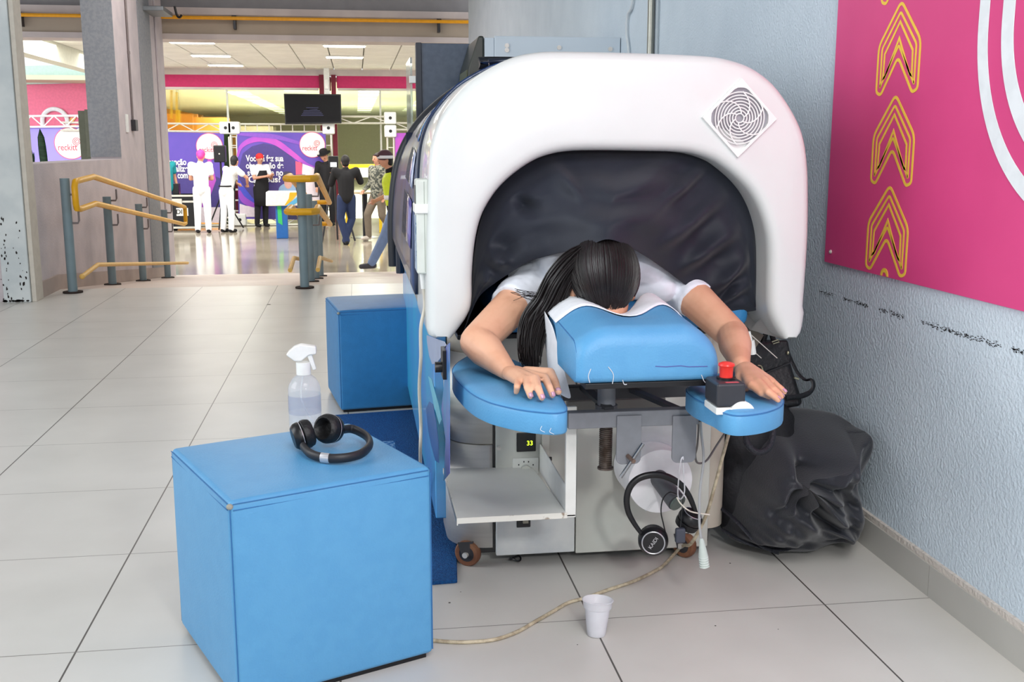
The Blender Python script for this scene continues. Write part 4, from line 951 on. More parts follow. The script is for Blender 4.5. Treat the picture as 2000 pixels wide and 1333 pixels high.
# section rows along y direction for each x : loop around front-bottom -> front-top -> back
def section(x):
    t=(x-hx0)/(hx1-hx0); P=[]
    eb=max(0,(abs(t-.5)-.44)/.06)
    back=hy1-.10*math.exp(-((t-.53)/.17)**2)-.01*eb**2*0
    yf=hy0+.012*eb**2
    r=.045; zt0=ztop(x,yf+r); zf_=zt0-.042
    P.append((x,yf+.012,zb_)); P.append((x,yf+.003,zb_+.006))
    for k in range(5): P.append((x,yf,zb_+.014+(zf_-zb_-.014)*k/4))
    for k in range(1,7):
        a=math.pi/2*k/6; P.append((x,yf+r*(1-math.cos(a)),zf_+.042*math.sin(a)))
    for k in range(1,15):
        y=yf+r+(back-.03-yf-r)*k/14; P.append((x,y,ztop(x,y)))
    zt=ztop(x,back-.03)
    for k in range(1,6):
        a=math.pi/2*k/5; P.append((x,back-.03+.03*math.sin(a),zt-.03*(1-math.cos(a))))
    P.append((x,back,zb_+.01)); P.append((x,back-.01,zb_))
    return P
xs=[hx0+(hx1-hx0)*(.5-.5*math.cos(math.pi*i/NX)) for i in range(NX+1)]
secs=[section(x) for x in xs]
mb=MB().grid(secs,wrap=True); k=len(secs[0]); mb.add(secs[0],[tuple(range(k))]); mb.add(secs[-1],[tuple(range(k))])
cush=make('headrest_cushion',mb,blue,M0,weld=True,ang=75)
s0=[V(p) for p in secs[1]]
make('seam',MB().tube([V((p.x+.002,p.y,p.z+.001)) for p in s0[2:-3]],.0016,n=6),seamb,cush)
# white trim round the back edge and liner
tr=[]
for i in range(0,NX+1):
    P=[V(p) for p in secs[i]][-14:-1]
    if i==0: tr.append([q+V((-.004,.004,0)) for q in P])
    tr.append([q+V((0,.0035,.0035)) for q in P])
    if i==NX: tr.append([q+V((.004,.004,0)) for q in P])
make('paper_liner',MB().grid([r[:11] for r in tr]),mat('paper_liner_white',(232,236,242),.8,bump=.3,bs=30),cush,solid=.002)
lw_=[]
for i in range(9):
    t=i/8; z=.765-.16*t
    lw_.append([(hx0-.010,2.53-.10*t**1.2+.006*math.sin(5*t),z),(hx0-.014+.006*math.sin(4*t),2.44-.08*t,z-.01),(hx0-.006+.03*t,2.40-.10*t,z-.03)])
make('paper_liner_side',MB().grid(lw_),mat('paper_liner_white',(232,236,242),.8,bump=.3,bs=30),cush,solid=.002,sub=2)
for pts in ([(1154,721),(1149,735),(1152,748)],[(1188,717),(1198,732),(1196,750)],[(1216,743),(1219,751),(1224,751)],[(1370,733),(1376,746),(1384,750)]):
    fleck([A(u,v,hy0-.001) for u,v in pts],.0018,cush)
make('pen_mark',MB().tube([A(u,v,hy0-.0005) for u,v in ((1280,716),(1300,717),(1330,715),(1345,717),(1382,716))],.0009,n=5),mat('ink_purple',(86,90,160),.7),cush)
make('cushion_board',MB().box(hx0+.02,hx1-.005,hy0+.01,hy1-.05,.638,.651),black,M0,bevel=.002)
# ---- gantry under headrest ----
gy=2.30
def G(u,v,y=gy): return A(u,v,y)
def bar(nm,u0,v0,u1,v1,y,th,m,y2=None):
    a,b=G(u0,v0,y),G(u1,v1,y); return make(nm,MB().box(a.x,b.x,y,y+th,b.z,a.z),m,M0,bevel=.003)
bar('cross_bar',1110,808,1365,830,gy,.03,grey)
bar('rear_bar',1100,757,1345,776,2.50,.03,dgrey)
bar('rear_bar',1110,784,1300,797,2.62,.03,mat('mid_grey_bar',(104,102,98),.5))
for a,b in (((1235,762),(1370,820)),((1140,757),(1190,800))):
    make('slanted_bar',MB().bar(G(*a,2.5),G(*b,gy+.02),.022,.01),dgrey,M0)
def hplate(u0,v0,u1,v1):
    a,b=G(u0,v0),G(u1,v1); r=.014
    P=[(a.x,gy-.006,a.z),(b.x,gy-.006,a.z)]+[(b.x-r+r*math.cos(t),gy-.006,b.z+r+r*math.sin(t)) for t in [-math.pi/2*k/6 for k in range(7)]]+[(a.x+r+r*math.cos(t),gy-.006,b.z+r+r*math.sin(t)) for t in [-math.pi/2-math.pi/2*k/6 for k in range(7)]]
    make('hanger_plate',MB().prism(P,(0,.005,0)),grey,M0,bevel=.001)
hplate(1204,812,1250,905)
hplate(1313,812,1357,902)
a=G(1185,755,2.36); 
make('column_tube',MB().cyl((a.x,2.36,A(0,760,2.36).z+.02),(a.x,2.36,A(0,850,2.36).z),.021,n=24),grey,M0)
make('column_collar',MB().cyl((a.x,2.36,A(0,832,2.36).z),(a.x,2.36,A(0,858,2.36).z),.026,n=24).sph((a.x,2.36,A(0,858,2.36).z),(.026,.026,.010)),mat('collar_dark',(88,88,92),.5),M0)
z0,z1=A(0,862,2.36).z,A(0,964,2.36).z; sp=[]
for i in range(420):
    t=i/419; an=t*2*math.pi*24; sp.append((a.x+.0135*math.cos(an),2.36+.0135*math.sin(an),z0+(z1-z0)*t))
rust=mat('rusty_brown_steel',(104,94,88),.4,metal=.6,col2=(70,58,50),ns=40)
scr_=make('spindle_spring',MB().tube(sp,.0024,n=6),rust,M0)
make('spindle_rod',MB().cyl((a.x,2.36,z0),(a.x,2.36,z1),.011,n=16),rust,scr_); make('spindle_foot',MB().cyl((a.x,2.36,z1-.004),(a.x,2.36,z1),.019,n=20),rust,scr_)
make('roll_rod',MB().cyl(G(1256,867,2.27),G(1212,933,2.27),.0042,n=14),mat('chrome_rod',(150,152,156),.2,metal=1),M0)
make('roll_rod_pin',MB().cyl(G(1226,891,gy-.01),G(1238,902,2.26),.005,n=12),mat('pin_brown',(120,100,90),.4,metal=.5),M0)
# paper roll
pc=A(1290,941,2.58); ax=V((0,1,0))
rl=thing('paper_roll',(pc.x,2.68,pc.z-.085),'white paper roll mounted on the front of the massage machine, with a dark core handle','paper roll')
make('roll',MB().lathe([(.018,0),(.085,0),(.086,.003),(.086,.16),(.018,.16)],pc,ax,n=56,closed=True),mat('paper_white_roll',(244,244,246),.8),rl)
ce=A(1322,982,2.50)
make('core_handle',MB().cyl(pc+V((-.005,.01,.01)),ce,.024,.0245,n=28),mat('core_grey',(92,94,98),.5),rl)
make('core_cap',MB().cyl(ce,ce+V((.002,-.004,-.002)),.022,n=24),mat('core_cap_green',(110,122,116),.4),rl)
sheet=[]
for t in range(9):
    k=t/8
    L=V(A(1203,925,2.72)).lerp(V(A(1232,800,2.62)),k); R=V(A(1262,1000,2.72)).lerp(V(A(1352,800,2.60)),k)
    sheet.append([L.lerp(R,j/8)+V((0,.012*math.sin(math.pi*j/8)*(1-k*.5),0)) for j in range(9)])
make('paper_sheet',MB().grid(sheet),mat('thin_paper',(224,228,232),.6,alpha=.7),rl)
# emergency stop
es=thing('emergency_stop_button',(.76,2.16,ZP),'red emergency stop button on a black and white box beside the headrest','switch')
q=[F(1383,752,.655),F(1402,783,.655),F(1457,776,.655),F(1436,747,.655)]
q=[V((p.x,p.y,0)) for p in (A(1400,782,2.06),A(1457,777,2.06))]
ex0,ex1=A(1400,782,2.055).x,A(1457,777,2.055).x; ey0,ey1=2.055,2.135
z1_=A(1400,797,ey0).z+.0
et=A(1400,762,ey0).z
wb=A(1400,812,ey0).z
make('white_base',MB().box(ex0,ex1,ey0,ey1,wb,z1_-.001),white,es,bevel=.003)
make('black_top',MB().box(ex0,ex1,ey0,ey1,z1_,et+.012),mat('charcoal_plastic',(50,52,58),.4),es,bevel=.006)
bc=V(((ex0+ex1)/2+.004,(ey0+ey1)/2+.008,et+.012))
make('red_button',MB().lathe([(0,.036),(.009,.0355),(.0165,.0325),(.0175,.029),(.0145,.025),(.0138,.006),(.0138,.003),(0,.003)],bc),mat('emergency_red',(228,56,48),.35),es)
make('button_collar',MB().cyl(bc,bc+V((0,0,.004)),.02),black,es)
make('red_label',MB().box(bc.x-.014,bc.x+.014,ey0+.006,ey0+.016,et+.0121,et+.0126),mat('label_rose',(190,86,96),.6),es)
# white strap plate
make('white_flange',MB().cyl((ex0+.055,ey0-.002,wb+.0),(ex0+.055,ey0+.01,wb+.0),.028,n=32),white,es)
# ---- curtain ----
top_in=[(920,604),(922,560),(926,500),(936,440),(955,392),(985,354),(1025,322),(1075,297),(1130,290),(1200,290),(1270,290),(1330,292),(1375,302),(1410,324),(1440,355),(1462,395),(1474,440),(1478,500),(1478,560),(1478,600)]
bot=[(905,650,2.73),(930,590,2.70),(950,566,2.68),(985,541,2.66),(1030,513,2.62),(1075,499,2.59),(1125,488,2.50),(1160,476,2.44),(1187,468,2.42),(1220,478,2.44),(1262,502,2.53),(1300,528,2.61),(1340,558,2.65),(1385,590,2.69),(1410,602,2.71),(1445,610,2.73),(1478,606,2.74)]
TQ=catmull([V((u,v,0)) for u,v in top_in],6); BQ=catmull([V(b) for b in bot],8)
def samp(L,t):
    x=t*(len(L)-1); i=min(int(x),len(L)-2); return L[i].lerp(L[i+1],x-i)
NU,NV=150,56; rows=[]
pleats=[(.16,.5,.9,.022,.028),(.30,.35,.42,.02,-.03),(.40,.1,.5,.018,.022),(.52,.05,.45,.03,.02),(.60,.1,.6,.015,.026),(.68,.3,.8,.02,.034),(.76,.4,.95,.018,.03),(.84,.4,1.0,.02,.03),(.90,.5,1.0,.015,.022),(.10,.6,1.0,.02,.018)]
for j in range(NV+1):
    v=j/NV; row=[]
    for i in range(NU+1):
        u=i/NU; a=samp(TQ,u); b=samp(BQ,u)
        ya=2.725; T_=A(a.x,a.y,ya); B_=A(b.x,b.y,b.z)
        p=T_.lerp(B_,v)
        e=math.sin(math.pi*v)*min(1,math.sin(math.pi*u)*2)
        p.y-=.035*e
        d=0
        for (c,v0,v1,wd,am) in pleats:
            cc_=c+.10*(v-.5)*(1 if c<.5 else -1)
            x=(u-cc_)/wd
            w_=max(0,1-abs((v-(v0+v1)/2)/((v1-v0)/2+.15)))
            d+=1.35*am*w_*(math.exp(-x*x*1.4)-.5*math.exp(-((x-1.6)/1.2)**2))
        d+=.022*noise.noise(V((u*6,v*3,3)))+.002*noise.noise(V((u*20,v*8,8)))
        # sagging swag folds above the head
        d+=.014*math.sin(v*16+3*abs(u-.48)*8)*math.exp(-((u-.48)/.16)**2)*math.sin(math.pi*v)
        fade=min(1,v*5)*min(1,(1-v)*4+.15)*min(1,u*14,(1-u)*14)
        p.y-=d*fade
        row.append(p)
    rows.append(row)
cur=make('entrance_curtain',MB().grid(rows),mat('black_nylon_curtain',(34,38,49),.6,col2=(29,33,43),ns=5,bump=.05,bs=300,sheen=.1,spec=.3),M0,solid=.002,sub=1)
# remote control with holder on the left side
rc=thing('remote_control',(.15,2.78,.8),'pale grey wired remote control strapped to the left side of the massage machine','remote control')
xr=.167
def R_(u,v): return W(u,v,xr)
ry0,ry1=2.66,2.74
zt_,zb2=A(815,350,2.66).z,A(815,536,2.66).z
xx0,xx1=A(806,0,2.66).x,A(833,0,2.66).x
body=make('body',MB().box(xx0,xx1,2.655,2.735,zb2,zt_),mat('remote_pale',(206,212,206),.45),rc,bevel=.006)
make('keypad',MB().box(xx0-.0015,xx0+.002,2.665,2.728,zb2+.008,zb2+.145),mat('keypad_blue',(70,104,140),.5,col2=(160,176,196),ns=60,lo=.55,hi=.6),body,bevel=.001)
make('screen',MB().box(xx0-.0015,xx0+.002,2.668,2.725,zt_-.075,zt_-.015),mat('dark_lcd',(56,70,72),.3),body,bevel=.001)
make('side_seam',MB().box((xx0+xx1)/2+.003,(xx0+xx1)/2+.0045,2.6545,2.656,zb2+.006,zt_-.006),mat('seam_grey',(150,158,150),.6),body)
zc=A(815,408,2.66).z
make('holder_strap',MB().box(xx0-.004,xx1+.006,2.648,2.742,zc-.012,zc+.012),white,rc,bevel=.004)
make('holder_hook',MB().tube(catmull([(xx1+.004,2.68,zc+.01),(xx1+.012,2.7,zc+.06),(xx1+.008,2.7,zc+.085),(xx1+.0,2.7,zc+.09)],5),.0028,n=8),white,rc)
make('plug',MB().cyl((.160,2.70,zb2-.002),(.162,2.70,zb2-.042),.009,.0075,n=14),white,rc)
make('cable',MB().tube(catmull([(.162,2.70,zb2-.042),(.163,2.70,zb2-.09),A(822,640,2.70),A(822,700,2.72),A(819,760,2.76),A(822,830,2.78),A(821,890,2.80),F(822,985,.004)],8),.0045,n=10),mat('cable_cream',(214,208,194),.5),rc)
# hanging headphones
def ring(mb,c,n_,r,rt,k=40,a0=0,a1=2*math.pi,ax=None):
    pass
hp=thing('headphones',(.85,2.42,.2),'black corded headphones hanging in front of the paper roll','headphones')
hy=2.44
band=[A(u,v,hy) for u,v in ((1252,1042),(1238,1022),(1227,1000),(1224,975),(1230,953),(1243,938),(1262,930),(1285,928),(1308,934),(1330,948),(1345,968),(1354,988),(1358,1000))]
make('headband',MB().tube(catmull(band,5),[.0035+.0025*math.sin(math.pi*i/60) for i in range(61)],n=10,flat=1.5),black,hp)
def cup(c,nx,r,par,txt=None):
    nx=V(nx).normalized()
    o=make('ear_cup',MB().lathe([(0,-.004),(r*.80,-.004),(r*.95,.002),(r,.010),(r,.016),(r*.9,.020),(0,.020)],c,nx,n=32),black,par)
    make('ear_pad',MB().lathe([(r*.98,.019),(r*1.0,.026),(r*.93,.036),(r*.7,.038),(r*.5,.030),(r*.45,.022)],c,nx,n=32),mat('soft_black_leather',(20,20,22),.5,bump=.3,bs=80),o)
    make('cup_ring',MB().lathe([(r*.70,-.0055),(r*.74,-.0065),(r*.78,-.0055),(r*.76,-.004)],c,nx,n=36,closed=True),mat('silver_ring',(200,200,204),.3,metal=.6),o)
    return o
c1=A(1276,1060,hy-.012)
oc=cup(c1,(.25,1,-.05),.0375,hp)
r_,u_=V((.55,0,.83)),V((-.83,0,.55)); nz=V((.25,1,-.05)).normalized()
r_=(r_-nz*r_.dot(nz)).normalized(); u_=r_.cross(-nz)*-1
u_=(-nz).cross(r_)
text('cup_lettering','KAIDI',.013,c1-nz*.0068,r_,u_,mat('silver_ring',(200,200,204),.3,metal=.6),oc,bold=.0)
c2=A(1352,1006,hy+.005); cup(c2,(-.35,.3,-.9),.031,hp)
make('cord',MB().tube(catmull([A(1322,966,2.47),A(1308,962,2.45),A(1295,975,2.44),A(1291,1000,2.43),A(1296,1025,2.43),A(1300,1042,2.43)],6),.0016,n=8),black,hp)
bp=A(1329,1047,2.42)
bb=make('bluetooth_box',MB().box(bp.x-.0125,bp.x+.0125,2.415,2.43,bp.z-.019,bp.z+.019),mat('slate_plastic',(70,74,86),.5),hp,bevel=.005)
make('box_cord',MB().cyl(A(1334,975,2.44),(bp.x,2.422,bp.z+.02),.0013,n=8),black,hp)
# strings, tie and cords
st_=mat('clear_string',(226,226,232),.4)
T=thing('hanging_string',(.9,2.3,.3),'clear plastic string loop and zip tie holding the hanging headphones','string')
make('loop',MB().tube(catmull([A(1334,893,2.29),A(1335,920,2.32),A(1337,960,2.38),A(1330,975,2.42),A(1324,968,2.42),A(1326,930,2.34),A(1330,900,2.29),A(1334,893,2.29)],6),.0016,n=8),st_,T)
make('zip_tie',MB().tube(catmull([A(1322,972,2.42),A(1330,985,2.41),A(1350,1000,2.40),A(1386,1006,2.40)],6),.0018,n=8),mat('zip_tie_ivory',(226,220,206),.5),T)
dc=mat('grey_cable',(168,170,172),.5)
T=thing('hand_control_cable',(.95,2.3,.2),'thin grey cable hanging down to a ribbed pale plug right of the headphones','cable')
make('cord',MB().tube(catmull([A(1352,808,2.33),A(1366,815,2.33),A(1370,850,2.32),A(1374,900,2.32),A(1367,960,2.32),A(1366,1020,2.32),A(1370,1058,2.32)],6),.003,n=8),dc,T)
make('cord_loop',MB().tube(catmull([A(1356,808,2.36),A(1364,830,2.36),A(1362,870,2.36),A(1358,890,2.38),A(1363,905,2.38),A(1380,900,2.4),A(1400,870,2.42),A(1420,840,2.42)],6),.0025,n=8),mat('dark_grey_cable',(110,106,104),.5),T)
pa,pb=A(1370,1052,2.32),A(1376,1110,2.32)
mb=MB().tube([pa.lerp(pb,t) for t in (0,.08,.35,.6,.9,1)],[.004,.006,.009,.0115,.0105,.006],n=14)
make('ribbed_plug',mb,mat('plug_pale_green',(196,206,200),.5),T)
pr=MB()
for k in range(5):
    c=pa.lerp(pb,.62+k*.08); pr.tube([c-(pb-pa)*.012,c+(pb-pa)*.012],.0122,n=14)
make('plug_rib',pr,mat('plug_rib_white',(214,222,218),.5),T)
pcable=[A(1424,846,2.45),A(1412,890,2.45),A(1396,950,2.47),A(1378,1010,2.5),A(1350,1062,2.55)]
gl_=[F(u,v,.0052) for u,v in ((1330,1085),(1290,1110),(1240,1135),(1190,1152),(1145,1168),(1110,1178),(1080,1195),(1045,1215),(1010,1235),(970,1249),(930,1254),(890,1255),(850,1252),(800,1246))]
gl_[0].z=.03;
pts_=catmull(pcable+gl_,7); 
for q in pts_: q.z=max(q.z,.0052)
make('power_cable',MB().tube(pts_,.0045,n=10),mat('cable_dirty_beige',(196,184,158),.55,col2=(160,146,122),ns=60),label='long dirty beige cable from the massage machine across the tiles to the near cube',cat='cable')
# black zip loop under machine
c=F(1006,1092,.012)
make('rubber_ring',MB().tube([c+V((.016*math.cos(a),.010*math.sin(a),.004*math.sin(a*2))) for a in [2*math.pi*k/24 for k in range(24)]],.0025,n=8,closed=True),black,label='small black rubber ring lying on the floor under the machine front',cat='ring')
# ---------------- the person lying in the machine ----------------
PR=thing('person',(.62,3.0,.745),'long-haired person in white t-shirt lying face down in the machine, hands on blue pads','person')
hl=dict(w=F(990,724,.640),m=[F(1011,741,.645),F(1030,740,.652),F(1046,738,.655),F(1064,736,.652),F(1074,729,.640)],
 p=[F(1010,756,.639),F(1030,757,.642),F(1051,759,.643),F(1073,757,.641),F(1083,745,.632)],t=[F(1008,770,.621),F(1037,779,.621),F(1060,782,.621),F(1080,777,.621),F(1091,768,.620)])
hr=dict(w=F(1446,712,.650),m=[F(1506,742,.648),F(1494,742,.652),F(1482,745,.652),F(1468,751,.647),F(1446,738,.640)],
 p=[F(1519,755,.640),F(1512,762,.641),F(1500,766,.640),F(1487,768,.635),F(1452,750,.632)],t=[F(1535,769,.628),F(1529,778,.622),F(1523,784,.621),F(1505,777,.621),F(1459,763,.621)])
FR=[.0074,.0083,.0086,.0083,.0094]
def hand(m,h):
    w=h['w']; c=sum(h['m'][:4],V((0,0,0)))/4
    for i in range(4):
        m.limb([w.lerp(h['m'][i],.25)-V((0,0,.002)),w.lerp(h['m'][i],.65)-V((0,0,.003)),h['m'][i]-V((0,0,.004))],[.017,.0135,.0105],12)
    for i in range(5):
        r=FR[i]
        a=h['m'][i]-V((0,0,.002)) if i<4 else w.lerp(h['m'][4],.45)
        mid=h['p'][i].lerp(h['t'][i],.5)+V((0,0,.0015)); tip=h['t'][i]-(h['t'][i]-h['p'][i]).normalized()*r*.6
        if i<4: m.limb([a,h['p'][i],mid,tip],[r*1.16,r*1.03,r*.95,r*.82],12)
        else: m.limb([a,h['m'][4],h['p'][4],tip],[.013,.0125,r*1.05,r*.85],12)
eL,wL=V((.265,2.505,.668)),hl['w']; 
eL=A(932,668,2.50); sL=A(1050,548,2.74)
eR=A(1431,655,2.53); sR=A(1322,552,2.74)
b=MB()
b.limb([sL,sL.lerp(eL,.55)+V((0,0,.0)),eL],[.055,.047,.042],18)
b.limb([eL,eL.lerp(wL,.3)+V((0,0,.0)),eL.lerp(wL,.7),wL],[.042,.042,.031,.0225],18)
b.limb([sR,sR.lerp(eR,.55),eR],[.055,.046,.040],18)
b.limb([eR,eR.lerp(hr['w'],.35),eR.lerp(hr['w'],.75),hr['w']],[.040,.040,.029,.0225],18)
hand(b,hl); hand(b,hr)
hc=A(1181,546,2.47)
# torso, neck, head, legs
b.limb([sL,V((.60,2.80,.84)),sR],[.06,.09,.06],18); b.limb([V((.60,2.78,.84)),V((.62,3.0,.85)),V((.64,3.3,.85)),V((.65,3.55,.85))],[.10,.12,.11,.13],18)
b.limb([V((.60,2.80,.86)),hc+V((0,.09,.01))],[.055,.055],16)
b.sph(hc,(.068,.086,.086),24,16); b.sph(hc+V((.006,.0,-.06)),(.052,.06,.05),20,12)
b.sph(hc+V((0,-.03,-.092)),(.013,.018,.02),12,8)
for s in(-1,1):
    b.sph(hc+V((s*.072,.02,-.03)),(.010,.022,.028),12,8); b.limb([V((.65+s*.09,3.6,.84)),V((.65+s*.11,4.0,.82)),V((.65+s*.11,4.42,.80)),V((.65+s*.11,4.62,.79))],[.085,.062,.042,.04],14)
make('body',b,skin,PR,remesh=.0035,sm=2)
nail=mat('lilac_pink_nail',(196,150,172),.15,coat=.8)
for h in (hl,hr):
    for i in range(5):
        d=(h['t'][i]-h['p'][i]).normalized(); sd=d.cross(V((0,0,1))).normalized(); up=sd.cross(d).normalized(); c=h['t'][i]-d*(FR[i]*.6+.001)+up*FR[i]*.80
        rows=[]
        for a in range(6):
            s_=a/5; rows.append([c+d*(-.0062+.0115*s_)+sd*((q-3)/3)*(.0047 if .1<s_<.95 else .0036)*FR[i]/.0076-up*(((q-3)/3)**2*.0022+(s_-.4)**2*.004)+up*.0006 for q in range(7)])
        make('fingernail',MB().grid(rows),nail,PR,solid=.0012)
sm_=mat('white_tshirt',(226,232,242),.85,bump=.25,bs=14)
s=MB()
hemL,hemR=sL.lerp(eL,.45),sR.lerp(eR,.36)
s.limb([sL+V((.01,.03,.008)),hemL.lerp(sL,.5)],[.068,.061],22).tube([hemL.lerp(sL,.5),hemL],[.061,.060],22)
s.limb([sR+V((-.01,.03,.0)),hemR.lerp(sR,.5)],[.060,.056],22).tube([hemR.lerp(sR,.5),hemR],[.056,.053],22)
s.limb([sL+V((0,.03,0)),V((.60,2.86,.85)),sR+V((0,.03,0))],[.075,.10,.075],20)
s.limb([V((.60,2.84,.845)),V((.62,3.0,.85)),V((.64,3.3,.85)),V((.65,3.45,.85))],[.13,.15,.135,.13],20)
s.limb([sL+V((.03,.0,.012)),V((.52,2.68,.862)),V((.60,2.70,.875)),V((.70,2.68,.862)),sR+V((-.03,0,.012))],[.06,.07,.07,.07,.06],18)
s.limb([V((.50,2.72,.80)),V((.44,2.66,.78))],[.05,.03],16).limb([V((.70,2.72,.80)),V((.78,2.68,.78))],[.05,.04],16)
make('t_shirt',s,sm_,PR,remesh=.005,sm=3,disp=.012,dscale=.06)
tr_=MB().limb([V((.65,3.5,.85)),V((.65,3.62,.85))],[.14,.145],18)
for s2 in(-1,1): tr_.limb([V((.65+s2*.09,3.62,.845)),V((.65+s2*.11,4.0,.83)),V((.65+s2*.11,4.5,.81))],[.105,.082,.06],16)
make('trousers',tr_,mat('dark_trousers',(40,44,60),.8),PR,remesh=.009,sm=2)
hairm2=mat('glossy_black_hair',(26,21,22),.38,col2=(17,13,14),ns=60,stretch=(1,1,.3),spec=.5)
hb=MB(); hb.sph(hc+V((0,.012,.008)),(.079,.094,.093),32,20)
for q in range(0): pass
hb.sph(hc+V((0,.004,-.012)),(.066,.080,.080),28,18); hair=make('hair',hb,hairm2,PR)
rr=random.Random(11); hs=MB()
crown=(hc+V((.004,.035,.106))); fore=(hc+V((.012,-.075,-.075)))
axv=(crown-hc).normalized()
RX=(.0820,.099,.098)
up_=V((0,.33,1)).normalized(); fw=V((.05,-.9,-.75)).normalized()
for i in range(680):
    az=rr.uniform(-1.35,1.35)*1.25; 
    # strand starts near crown, combs over the skull to forehead or sides
    side=V((math.sin(az),-math.cos(az)*.8,0))
    a0=rr.uniform(.02,.5); a1=rr.uniform(2.3,2.7) if abs(az)<1.2 else rr.uniform(1.8,2.2)
    pts=[]; jit=rr.gauss(0,.05); lift=rr.uniform(0,.003)
    for k in range(13):
        t=a0+(a1-a0)*k/12
        conv=az*(1-.25*(k/12)**2)+jit*k/12
        s3=V((math.sin(conv),-math.cos(conv),0)); d=up_*math.cos(t)+ (s3-up_*s3.dot(up_)).normalized()*math.sin(t)
        pts.append(hc+V((0,.012,.008))+V((d.x*(RX[0]+lift),d.y*(RX[1]+lift),d.z*(RX[2]+lift))))
    hs.tube(pts,[.0011+.0012*math.sin(math.pi*k/12) for k in range(13)],n=5,flat=1.0)
make('hair_strands',hs,hairm2,hair)
# long lock falling to the left
lk=MB()
base=[A(1178,478,2.50),A(1135,498,2.47),A(1100,540,2.475),A(1075,590,2.50),A(1048,630,2.50),A(1036,680,2.47),A(1040,722,2.46)]
wd_=[.012,.026,.034,.036,.036,.030,.020]
for i in range(640):
    ox,oy,oz=[max(-.95,min(.95,rr.gauss(0,.45))) for _ in range(3)]; end=rr.uniform(.78,1.0)
    P=[]
    for k,(c,w_) in enumerate(zip(base,wd_)):
        tw=.35*math.sin(k*.9+i); P.append(c+V((ox*w_,oy*w_*.6,oz*w_*.7))+V((tw*.004,0,0)))
    P=catmull(P,5); m_=max(6,int(len(P)*end)); P=P[:m_]
    lk.tube(P,[.0009+.0010*math.sin(math.pi*min(1,(q+1)/m_)) for q in range(m_)],n=5)
lk.tube(catmull([c+V((0,.012,0)) for c in base],5),[.010,.012,.014,.016,.018,.019,.020,.022,.022,.023,.024,.024,.024,.024,.025,.025,.024,.024,.023,.022,.021,.020,.019,.018,.017,.015,.013,.011,.008,.005,.002],n=12)
for i in range(14):
    a=A(1050+rr.uniform(0,14),575+rr.uniform(0,14),2.49); lk.tube(catmull([a,a+V((-.02,0,.006+rr.gauss(0,.004))),a+V((-.05-rr.random()*.02,0,.012+rr.gauss(0,.008)))],4),.0006,n=4)
make('long_hair_lock',lk,hairm2,hair)
# ---------------- cubes, mat, bottle, headphones, cup, bags ----------------
def cube(c0,c1,side,h,m,label):
    """rounded stool: c0 front corner on floor, c1 right corner"""
    e=(c1-c0).normalized(); nrm=V((-e.y,e.x,0)); 
    T=thing('cube_stool',c0+e*side/2+nrm*side/2,label,'stool')
    z0=.012; mb=MB(); N=14; mid=c0+e*side/2+nrm*side/2
    mb2=MB()
    def P(a,b_,z): return c0+e*a*side+nrm*b_*side+V((0,0,z))
    # six gently puffed faces
    def face(f):
        rows=[]
        for i in range(N+1):
            rows.append([f(i/N,j/N) for j in range(N+1)])
        mb.grid(rows)
    pf=lambda a,b_:(math.sin(math.pi*a)*math.sin(math.pi*b_))**.6*.009
    face(lambda a,b_:P(a,b_,h+pf(a,b_)*1.1)); face(lambda a,b_:P(a,b_,z0))
    face(lambda a,b_:P(a,0,z0+(h-z0)*b_)-nrm*pf(a,b_)); face(lambda a,b_:P(a,1,z0+(h-z0)*b_)+nrm*pf(a,b_))
    face(lambda a,b_:P(0,a,z0+(h-z0)*b_)-e*pf(a,b_)); face(lambda a,b_:P(1,a,z0+(h-z0)*b_)+e*pf(a,b_))
    make('upholstery',mb,m,T,weld=True,bevel=.012,bseg=4)
    sm2=MB(); o=.004
    for (a,b_,c,d) in ((0,0,1,0),(1,0,1,1),(1,1,0,1),(0,1,0,0)):
        q=[P(a+(c-a)*(.02+.96*t/8),b_+(d-b_)*(.02+.96*t/8),h-.006) for t in range(9)]
        cen=mid+V((0,0,h))
        for k,zz in ((.9995,0),(.9995,-.013)):
            sm2.tube([V((cen.x+(p.x-cen.x)*(1.0+.004),cen.y+(p.y-cen.y)*(1.0+.004),p.z+zz))+((V((p.x,p.y,0))-V((mid.x,mid.y,0))).normalized()*0) for p in q[0:9]],.0012,n=5)
    for a,b_ in ((0,0),(1,0),(0,1),(1,1)):
        p=P(a,b_,0); d=(p-mid); d.z=0; d.normalize()
        sm2.tube([p-d*.0035+V((0,0,z0+.01)),p-d*.0035+V((0,0,h-.012))],.0014,n=5)
    make('seam',sm2,seamb,T)
    wt_=MB(); p=P(0,0,h-.006); wt_.sph(p-(p-mid).normalized()*.006,(.007,.007,.006),10,8)
    make('worn_corner',wt_,mat('worn_vinyl_corner',(150,150,140),.8),T)
    make('base_board',MB().prism([P(.03,.03,0),P(.97,.03,0),P(.97,.97,0),P(.03,.97,0)],(0,0,z0)),black,T)
    return T
c0=F(467,1392); c1=F(848,1286)
L=(c1-c0).length
CB=cube(c0,c1,L,.452,blue,'light blue leatherette cube stool in the foreground with bottle and headphones on top')
g0=F(666,808); g1=F(822,797); e=(g1-g0).normalized()
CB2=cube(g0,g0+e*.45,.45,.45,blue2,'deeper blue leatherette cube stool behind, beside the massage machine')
m_=MB().prism([(.237,2.67,0),(-.12,2.65,0),(-.12,4.50,0),(.3,4.56,0),(.3,3.4,0)],(0,0,.010))
make('floor_mat',m_,mat('blue_loop_carpet',(18,92,158),.95,col2=(12,74,134),ns=160,bump=1,bs=240,lo=.4,hi=.6),label='blue looped carpet mat on the tiles beside the massage machine',cat='mat',bevel=.003)
